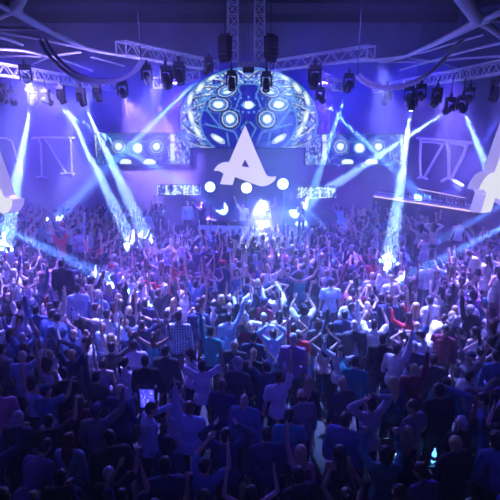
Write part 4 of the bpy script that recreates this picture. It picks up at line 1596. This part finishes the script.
AISLE = [(303, 338, 392, 520)]
TABLES = [(40, 338, 17), (405, 447, 17), (86, 425, 13), (147, 390, 10)]
NEAR_LIM = 520
cand = 0
SIZES = {'open': .0}
WIDE = {'wide_up': .07, 'side_up': .1, 'clasp_up': .05, 'head': .05, 'hip': .05, 'hip_one': .05, 'fwd': .05}
for q in people:
    q['w'] = WIDE.get(q['pose'], 0) + (.18 if 0 < q['base'] and not q.get('fixed') else 0)
for step, (rmin, tries) in enumerate(((.60, 9000), (.50, 20000), (.44, 60000))):
    for _ in range(tries):
        Y = math.sqrt(rnd.uniform(4.2 ** 2, 23.3 ** 2))
        x = rnd.uniform(-.60, .60) * (Y + 1)
        wl = RW0.x + (RW0.y - Y) * (RW1.x - RW0.x) / (RW0.y - RW1.y) - .85
        if x > wl or x < -14.6 or (Y > 18.5 and -5.0 < x < 4.7):
            continue
        # keep clear of the bar counter
        ab = c1 - c0; tt = ((x - c0.x) * ab.x + (Y - c0.y) * ab.y) / (ab.x ** 2 + ab.y ** 2)
        if -.1 < tt < 1.1:
            n_ = (x - c0.x) * nrm.x + (Y - c0.y) * nrm.y
            if -.38 < n_ < 1.0: continue
        s = rnd.uniform(.94, 1.05)
        base = 0
        base = fz(Y)
        u, v, zc = proj((x, Y, base + HEADZ * s))
        if not (-14 < u < 514 and v < NEAR_LIM): continue
        if any(a < u < b and c < v < d_ for a, b, c, d_ in AISLE): continue
        if any(math.hypot(u - a, (v - b)) < c for a, b, c in TABLES): continue
        # loosely filled dark lounge area at the near end
        loc_r = rmin if v < 370 else max(rmin, .52)
        if v > 370 and step > 1: continue
        fem = rnd.random() < .38
        pose, tp = rnd.choice(FCOMBO if fem else MCOMBO)
        if v > 350 and rnd.random() < .5 and pose in ('both_up', 'v_up', 'one_up_l', 'one_up_r', 'wide_up', 'bent_up', 'out_r', 'side_up'):
            pose, tp = ('stand', 'blouse') if fem else ('stand', 'shirt')
        if Y > 11 and rnd.random() < .35 and pose in ('stand', 'stand_look'):
            pose, tp = rnd.choice([('clap', 'tank_top'), ('bent_up', 'crop_top')]) if fem else rnd.choice([('clap', 't_shirt'), ('bent_up', 't_shirt'), ('pump_r', 't_shirt')])
        w = WIDE.get(pose, 0)
        p = V((x, Y, base))
        if not free(p, loc_r, w): continue
        # do not cover the hand-placed people
        if any(k_.get('key') and abs(k_['hp'][0] - u) < (19 if k_['anchor'] else 12) and 0 < v - k_['hp'][1] < (30 if k_['anchor'] else 20) and v > 270 for k_ in people): continue
        if any(k_.get('key') and k_['base'] > 0 and not k_.get('fixed') and abs(k_['hp'][0] - u) < 15 and 0 < v - k_['hp'][1] < 34 for k_ in people): continue
        tcol = rnd.choice(TC_F if fem else TC_M)
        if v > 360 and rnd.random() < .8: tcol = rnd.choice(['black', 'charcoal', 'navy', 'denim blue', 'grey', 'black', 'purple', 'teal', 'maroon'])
        st = rnd.choice(['long', 'long', 'long', 'bun', 'ponytail', 'bob'] if fem else ['short'] * 7 + ['balding', 'bald', 'cap', 'curly'])
        if tp == 'hoodie' and tcol in ('pale blue',): tcol = 'grey'
        hc = rnd.choice(['black'] * 3 + ['dark brown'] * 4 + ['brown'] * 3 + ['blonde'] * 2 + ['auburn']) if fem else rnd.choice(['black'] * 4 + ['dark brown'] * 4 + ['brown'] * 2 + ['grey', 'blonde'])
        if st == 'balding': hc = rnd.choice(['grey', 'brown', 'dark brown'])
        if st == 'cap': hc = rnd.choice(['black', 'white', 'red', 'navy'])
        toward = math.atan2(-(0 - x) , 18 - Y) * -1
        rz = math.atan2(x, 23.5 - Y) * .8 + rnd.gauss(0, .3)
        if rnd.random() < .10: rz += rnd.uniform(1.2, 5)
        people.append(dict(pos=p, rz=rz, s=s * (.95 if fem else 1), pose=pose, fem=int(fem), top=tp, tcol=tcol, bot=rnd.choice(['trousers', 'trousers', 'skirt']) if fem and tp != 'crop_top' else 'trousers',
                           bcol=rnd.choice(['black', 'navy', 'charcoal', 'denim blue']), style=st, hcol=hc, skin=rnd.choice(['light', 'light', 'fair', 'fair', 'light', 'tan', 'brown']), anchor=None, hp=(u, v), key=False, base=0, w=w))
for q in people:
    q['zc'] = proj(q['pos'] + V((0, 0, 1.5)))[2]
people.sort(key=lambda q: (0 if q['key'] else 1, q['zc']))
MAIN = people[:300]
REST = people[300:]
print('PEOPLE', len(people))

anchors = [q for q in MAIN if q['anchor']]
seen_labels = set()
seen_looks = set()
rnd2 = random.Random(3)


def nwords(s_): return len(s_.replace('-', 'x').split())


for q in MAIN:
    if q.get('fixed'):
        q['label'] = q['fixed']; seen_labels.add(q['label'].lower()); continue
    opts = []
    for a in anchors:
        if a is q: continue
        dx, dy = q['hp'][0] - a['hp'][0], q['hp'][1] - a['hp'][1]
        opts.append((math.hypot(dx, dy * 1.2), a, dx, dy))
    opts.sort(key=lambda o: o[0])
    for rr in range(60):
        look = '%s %s' % (q['tcol'], outfit_word(q['top']))
        hw = hair_word(q['style'], q['hcol'])
        if (look, hw, POSE[q['pose']][6]) not in seen_looks or q['key']:
            break
        if rr % 2 == 0: q['tcol'] = rnd2.choice(TC_F if q['fem'] else TC_M)
        else:
            q['style'] = rnd2.choice(['long', 'long', 'bun', 'ponytail', 'bob'] if q['fem'] else ['short', 'short', 'short', 'short', 'balding', 'cap', 'curly'])
            q['hcol'] = rnd2.choice(['black', 'dark brown', 'brown', 'blonde', 'auburn']) if q['fem'] else rnd2.choice(['black', 'dark brown', 'brown', 'grey', 'blonde'] if q['style'] != 'cap' else ['black', 'white', 'red', 'navy'])
    seen_looks.add((look, hw, POSE[q['pose']][6]))
    pose_w = POSE[q['pose']][6]
    done = False
    for (dist, a, dx, dy) in opts[:6]:
        nm = a['anchor']
        nm = nm if nm != q['anchor'] else 'crowd'
        if abs(dx) > abs(dy) * 1.3: rel = 'beside the'
        elif dy < 0: rel = 'beyond the'
        else: rel = 'in front of the'
        for form in ('person in %s, %s, %s, %s %s', 'person in %s, %s, %s, %s %s|', '%s, %s, %s, %s %s', 'person in %s, %s, %s %s'):
            if form.endswith('|'):
                lab = form[:-1] % (look, hw, pose_w, rel.replace(' the', ''), nm)
            elif form.count('%s') == 5:
                lab = form % (look, hw, pose_w, rel, nm)
            else:
                lab = form % (look, hw, rel, nm)
            if nwords(lab) <= 16 and lab.lower() not in seen_labels:
                done = True; break
        if done: break
    if not done:
        print('NOLABEL', look, hw, pose_w)
        lab = 'person in %s, %s, %s' % (look, hw, pose_w)
    q['label'] = lab
    seen_labels.add(lab.lower())

for i, q in enumerate(MAIN):
    q['shoes'] = 1 if (q['base'] > 0 or q['zc'] < 7) else 0
    q['group'] = 'people on the dance floor' if q['base'] == 0 else 'people standing raised above the crowd'
    person(q)

# everyone farther away: one mass of people
REPOSE = {}


def low_arrays(pose, fem, tp, bot, st):
    kk = (pose, fem, tp, bot, st)
    if kk in REPOSE: return REPOSE[kk]
    bme, k = body(pose, fem)
    out = []
    for me, M, slot, ratio in ((bme, None, 0, .10), (top(tp, pose, fem), None, 1, .10), (bottom(bot, pose, fem) if tp != 'dress' else None, None, 2, .05), (hair(st) if st != 'bald' else None, Matrix.Translation(k.H) @ k.HR.to_4x4(), 3, .3)):
        if me is None: continue
        o = bpy.data.objects.new('tmp', me); COL.objects.link(o)
        d = o.modifiers.new('d', 'DECIMATE'); d.ratio = ratio
        dg = bpy.context.evaluated_depsgraph_get()
        m = bpy.data.meshes.new_from_object(o.evaluated_get(dg))
        bpy.data.objects.remove(o)
        if M is not None: m.transform(M)
        co = np.empty(len(m.vertices) * 3); m.vertices.foreach_get('co', co)
        fs = [tuple(p.vertices) for p in m.polygons]
        bpy.data.meshes.remove(m)
        out.append((co.reshape(-1, 3), fs, slot))
    REPOSE[kk] = out
    return out


pal = [(n_, m_) for n_, m_ in list(SKIN.items()) + list(CLOTH.items()) + [('h' + n_, m_) for n_, m_ in HAIR.items()]]
pidx = {n_: i for i, (n_, m_) in enumerate(pal)}
if REST:
    VS, FS, MI = [], [], []
    nv = 0
    for q in REST:
        st = q['style'] if q['style'] in ('short', 'long', 'bald') else ('long' if q['fem'] else 'short')
        arrs = low_arrays(q['pose'], q['fem'], q['top'], 'trousers', st)
        c, s_ = math.cos(q['rz']), math.sin(q['rz'])
        Rm = np.array([[c, -s_, 0], [s_, c, 0], [0, 0, 1]])
        for co, fs, slot in arrs:
            w = (co @ Rm.T) * q['s'] + np.array(q['pos'])
            VS.append(w)
            FS += [tuple(i + nv for i in f) for f in fs]
            hc = q['hcol'] if q['style'] != 'cap' else 'dark brown'
            MI += [pidx[(q['skin'], q['tcol'], q['bcol'], 'h' + hc)[slot]]] * len(fs)
            nv += len(co)
    me = bpy.data.meshes.new('crowd')
    me.from_pydata(np.concatenate(VS).tolist(), [], FS)
    for n_, m_ in pal: me.materials.append(m_)
    me.polygons.foreach_set('material_index', MI)
    me.polygons.foreach_set('use_smooth', [True] * len(me.polygons))
    cr = link('crowd', me)
    tag(cr, 'distant packed crowd of people near the stage and side walls', 'crowd', kind='stuff')
    print('CROWD', len(REST), nv)
# ---------------------------------------------------------------- lounge furniture and small things at the near end
def low_table(px, py, w, d, label, z=.62, rz=0.):
    p = atz(px, py, z)
    t = thing('lounge_table', label, 'table', (p.x, p.y, 0), rz)
    part('tabletop', boxm(((-w / 2, -d / 2, z - .04), (w / 2, d / 2, z))), M_WOOD, t)
    for a in (-1, 1):
        for b in (-1, 1):
            mb = MB(); mb.tube([(a * (w / 2 - .05), b * (d / 2 - .05), 0), (a * (w / 2 - .05), b * (d / 2 - .05), z - .04)], .02, 6)
            part('leg', mb, M_CHROME, t)
    mb = MB()
    for a in (-1, 1):
        mb.tube([(a * w / 2, -d / 2, z), (a * w / 2, d / 2, z)], .008, 5); mb.tube([(-w / 2, a * d / 2, z), (w / 2, a * d / 2, z)], .008, 5)
    part('edge_trim', mb, M_CHROME, t)
    return t, p


def sofa(x, y, rz, w, label):
    t = thing('lounge_sofa', label, 'sofa', (x, y, 0), rz)
    m = boxm(((-w / 2, -.42, .08), (w / 2, .35, .30)))
    part('base', m, M_SOFA, t)
    n = max(2, round(w / .7))
    for i in range(n):
        a = -w / 2 + w * i / n
        mb = MB(); mb.tube([(a + .12, -.05, .36), (a + w / n - .12, -.05, .36)], .10, 10, flat=3.6, side=(0, 0, 1))
        part('seat_cushion', mb, M_SOFA, t)
    mb = MB(); mb.tube([(-w / 2, .36, .5), (w / 2, .36, .5)], .10, 10, flat=2.4, side=(0, 1, 0)); part('backrest', mb, M_SOFA, t)
    for sd in (-1, 1):
        for yy in (-.35, .3):
            mb = MB(); mb.tube([(sd * (w / 2 - .08), yy, 0), (sd * (w / 2 - .08), yy, .09)], .025, 6); part('leg', mb, M_CHROME, t)
    return t


def tumbler(loc, label, group):
    t = thing('drinking_glass', label, 'glass', loc, 0, group)
    mb = MB(); mb.lathe([(.028, 0), (.034, .11), (.031, .11), (.026, .01)], 12)
    part('tumbler', mb, glassy('clear_glass', (.8, .88, .95)), t)
    mb = MB(); mb.lathe([(.025, .012), (.029, .07), (0, .071)], 12)
    part('drink', mb, glassy('pale_drink', (.55, .6, .9)), t)


def bucket(loc, label):
    t = thing('ice_bucket', label, 'ice bucket', loc)
    mb = MB(); mb.lathe([(.09, 0), (.125, .22), (.13, .23), (.12, .225), (.085, .01)], 20); part('pail', mb, M_CHROME, t)
    mb = MB(); r_ = random.Random(2)
    for i in range(26):
        a, q = r_.uniform(0, 6.28), r_.uniform(0, .09)
        mb.box((-.014, -.014, -.014), (.014, .014, .014), 0, Matrix.Translation((q * math.cos(a), q * math.sin(a), .2 + .012 * r_.random())) @ Euler((a, q * 30, 0)).to_matrix().to_4x4())
    part('ice', mb, glassy('ice', (.8, .9, 1.)), t)
    for sd in (-1, 1):
        mb = MB(); mb.tube([(sd * .12, -.03, .2), (sd * .15, 0, .17), (sd * .12, .03, .2)], .008, 6); part('handle', mb, M_CHROME, t)


tA, pA = low_table(41, 338, 1.0, .7, 'low dark table with bottles beside the leaning denim shirt pair')
for i, (dx, dy) in enumerate(((-.3, .1), (-.18, .22), (-.05, .12))):
    bottle((pA.x + dx, pA.y + dy, .62), ('bottle at the lattice-side edge of the low table by the denim shirt pair', 'stage-side bottle of three on the low table by the denim shirt pair', 'middle bottle of three on the low table by the denim shirt pair')[i])
for i, (dx, dy) in enumerate(((.15, .15), (.25, -.05), (.08, -.15), (.32, .2))):
    tumbler((pA.x + dx, pA.y + dy, .62), 'small tumbler on the low table by the denim shirt pair', 'tumblers on the lattice-side table')
tB, pB = low_table(406, 452, .95, .7, 'low dark table holding glowing bottle and glasses behind the bar-side lounge')
bottle((atz(394, 452, .62).x, pB.y - .05, .62), 'clear bottle glowing pale cyan on the low table', lit=glassy('lit_bottle', (.35, .85, 1.), 1.3))
bottle((pB.x + .38, pB.y - .25, .62), 'clear bottle glowing deep blue at the low table edge', lit=glassy('lit_bottle_blue', (.12, .4, 1.), 1.1))
for i, (dx, dy) in enumerate(((.0, .1), (.1, .02), (.18, .14), (.05, -.12), (.22, -.08), (-.02, .22))):
    tumbler((pB.x + dx, pB.y + dy, .62), 'small tumbler clustered beside the glowing cyan bottle', 'tumblers beside the glowing bottle')
tC, pC = low_table(87, 430, .7, .6, 'low dark table with sparkling ice bucket in the dark lounge')
bucket((pC.x, pC.y, .62), 'shiny ice bucket catching light on the dark lounge table')
for i, (dx, dy) in enumerate(((-.2, .1), (.2, .12))):
    bottle((pC.x + dx, pC.y + dy, .62), ('bottle beside the ice bucket, lattice-wall side', 'bottle beside the ice bucket, bar side')[i])
# lit menu panel on a stand
pm = atz(147, 398, 1.0)
t = thing('lit_panel_stand', 'upright blue lit speckled panel on a stand in the dark lounge', 'lit panel', (pm.x, pm.y, 0), R(-4))
mb = MB(); mb.box((-.14, 0, .78), (.14, .02, 1.18)); part('panel', mb, mat('blue_lit_panel', (.1, .1, .6), .3, emit=(.07, .06, .9), es=.55), t)
r_ = random.Random(4)
mb = MB()
for i in range(40):
    x, z = r_.uniform(-.12, .12), r_.uniform(.8, 1.16); mb.box((x, -.004, z), (x + .012, 0, z + .012))
part('speckle_pattern', mb, emis('panel_speckle', (.35, .4, 1.), 1.2), t)['kind'] = 'stuff'
mb = MB(); mb.tube([(0, .03, 0), (0, .03, .8)], .02, 6); mb.lathe([(.16, 0), (.16, .015), (.03, .03)], 16); part('stand', mb, M_BLACKM, t)

# sofas under the raised guests and in the dark lounge
for x, y, rz, w, lab in ((9.9 * 0 + atz(489, 300, .5).x, atz(489, 300, .5).y, R(-35), 2.0, 'black leather sofa under the white dress guests by the large sign'),
                         (atz(420, 268, .5).x, atz(420, 268, .5).y, R(-15), 2.2, 'black leather sofa under the raised dancers before the bar counter'),
                         (atz(62, 272, .5).x, atz(62, 272, .5).y, R(15), 1.8, 'black leather sofa under the red T-shirt group by the lattice wall')):
    pass
    # the seats of the raised guests are platforms at their feet
SOFAS = [([q for q in MAIN if q['base'] > 0 and not q.get('fixed') and q['hp'][0] > 470], 'black upholstered bench under the white dress people near the large sign'),
         ([q for q in MAIN if q['base'] > 0 and not q.get('fixed') and 410 < q['hp'][0] < 470], 'black upholstered bench under the raised dancers before the bar counter'),
         ([q for q in MAIN if q['base'] == .35 or q['base'] == .3], 'black upholstered bench under the red T-shirt person near the lattice wall'),
         ([q for q in MAIN if q['anchor'] == 'tall black jacket person'], 'single black cube seat under the tall black jacket person')]
for qs, lab in SOFAS:
    if not qs: continue
    t = thing('upholstered_bench', lab, 'bench', (0, 0, 0))
    for q in qs:
        mb = MB()
        M = Matrix.Translation(q['pos'] + V((0, 0, 0)))
        mb.box((-.33, -.33, -q['base'] + .04), (.33, .33, -.12), 0, M)
        part('seat_block', mb, M_SOFA, t)
        mb = MB(); mb.tube([q['pos'] + V((-.27, 0, -.065)), q['pos'] + V((.27, 0, -.065))], .06, 8, flat=5.2, side=(0, 0, 1))
        part('seat_cushion', mb, M_SOFA, t)

# aisle steps with bead lights
a0, a1 = atz(326, 424, .02), atz(336, 470, .02)
t = thing('aisle_step', 'dark aisle step whose curved edge carries a beaded light strip', 'step', (0, 0, 0))
EDGE = [atz(x, y, .16) for x, y in ((325, 418), (325.5, 430), (327, 445), (330, 458), (335, 472))]
mb = MB()
vs = []
for p in EDGE: vs += [V((p.x, p.y, 0)), V((p.x, p.y, .15)), V((p.x + .5, p.y, .15)), V((p.x + .5, p.y, 0))]
fs = []
for i in range(len(EDGE) - 1):
    for k in range(3):
        a = i * 4 + k; fs.append((a, a + 4, a + 5, a + 1))
fs += [(0, 1, 2, 3), tuple(len(vs) - 4 + k for k in (3, 2, 1, 0))]
mb.add(vs, fs, 0, False)
part('tread', mb, M_WOOD, t)
mb = MB(); mb2 = MB()
for i in range(len(EDGE) - 1):
    for k in range(5):
        p = EDGE[i].lerp(EDGE[i + 1], k / 5)
        mb.ell((p.x - .01, p.y, .12), (.016, .016, .016), None, 0, 8, 5)
        part('light_dot', mb, emis('bead_light', (1., .4, .5), .12), t); mb = MB()
mb2.tube([(p.x - .005, p.y, .12) for p in EDGE], .008, 6)
part('strip_channel', mb2, M_CHROME, t)

# phones held up
for q in [q for q in MAIN if q['pose'] == 'phone' and 7 < q['zc'] < 14][::2][:8]:
    if True:
        k = body(q['pose'], q['fem'])[1]
        W = (k.arm[-1][2] + k.arm[1][2]) * .5 + (k.arm[1][3] + k.arm[-1][3]) * .07
        M = Matrix.Translation(q['pos']) @ Matrix.Rotation(q['rz'], 4, 'Z') @ Matrix.Scale(q['s'], 4)
        p = M @ W
        lab = 'small glowing phone held up by the ' + q['label'].replace('person in ', '').split(', ')[0] + ' person with ' + q['label'].split(', ')[1]
        t = thing('phone', lab, 'phone', p, q['rz'], 'phones held up in the crowd')
        part('case', boxm(((-.036, 0, -.07), (.036, .008, .07))), M_BLACKM, t)
        part('screen', boxm(((-.033, -.002, -.065), (.033, 0, .065))), emis('phone_screen', (.35, .5, 1.), .15), t)

# ---------------------------------------------------------------- render look
w = bpy.data.worlds.new('world')
SC.world = w
w.use_nodes = True
w.node_tree.nodes['Background'].inputs[0].default_value = (0, 0, 0, 1)
w.node_tree.nodes['Background'].inputs[1].default_value = 0
SC.view_settings.view_transform = 'Standard'
SC.view_settings.look = 'None'
SC.view_settings.gamma = 1
SC.view_settings.use_curve_mapping = False
SC.view_settings.exposure = 2.2
SC.cycles.max_bounces = 4
SC.cycles.diffuse_bounces = 1
SC.cycles.glossy_bounces = 2
SC.cycles.transmission_bounces = 3
SC.cycles.volume_bounces = 0
SC.cycles.transparent_max_bounces = 6
SC.cycles.use_light_tree = True
SC.cycles.volume_step_rate = 2
#@@TUNE
TUNE = {'beam': (88, None), 'wash': (1.1, None), 'blinder': (4, None), 'ray': (800, None), 'glow': (1.2, (.12, .16, 1)), 'halo': (1.4, None), 'back': (2.6, (.045, .025, 1)),
        'wallfill': (1.2, (.01, .008, 1)), 'mid': (27, (.17, .09, 1)), 'near': (25, None), 'front': (1., (.08, .055, 1)), 'rig': (1.8, (.17, .12, 1))}
for o in SC.objects:
    if o.type == 'LIGHT':
        k = o.data.name.split('.')[0]
        m_, c_ = TUNE.get(k, (1, None))
        o.data.energy *= m_
        if k == 'beam': o.data.spot_size *= 1.2
        if c_: o.data.color = c_
SC.view_settings.exposure = 1.15
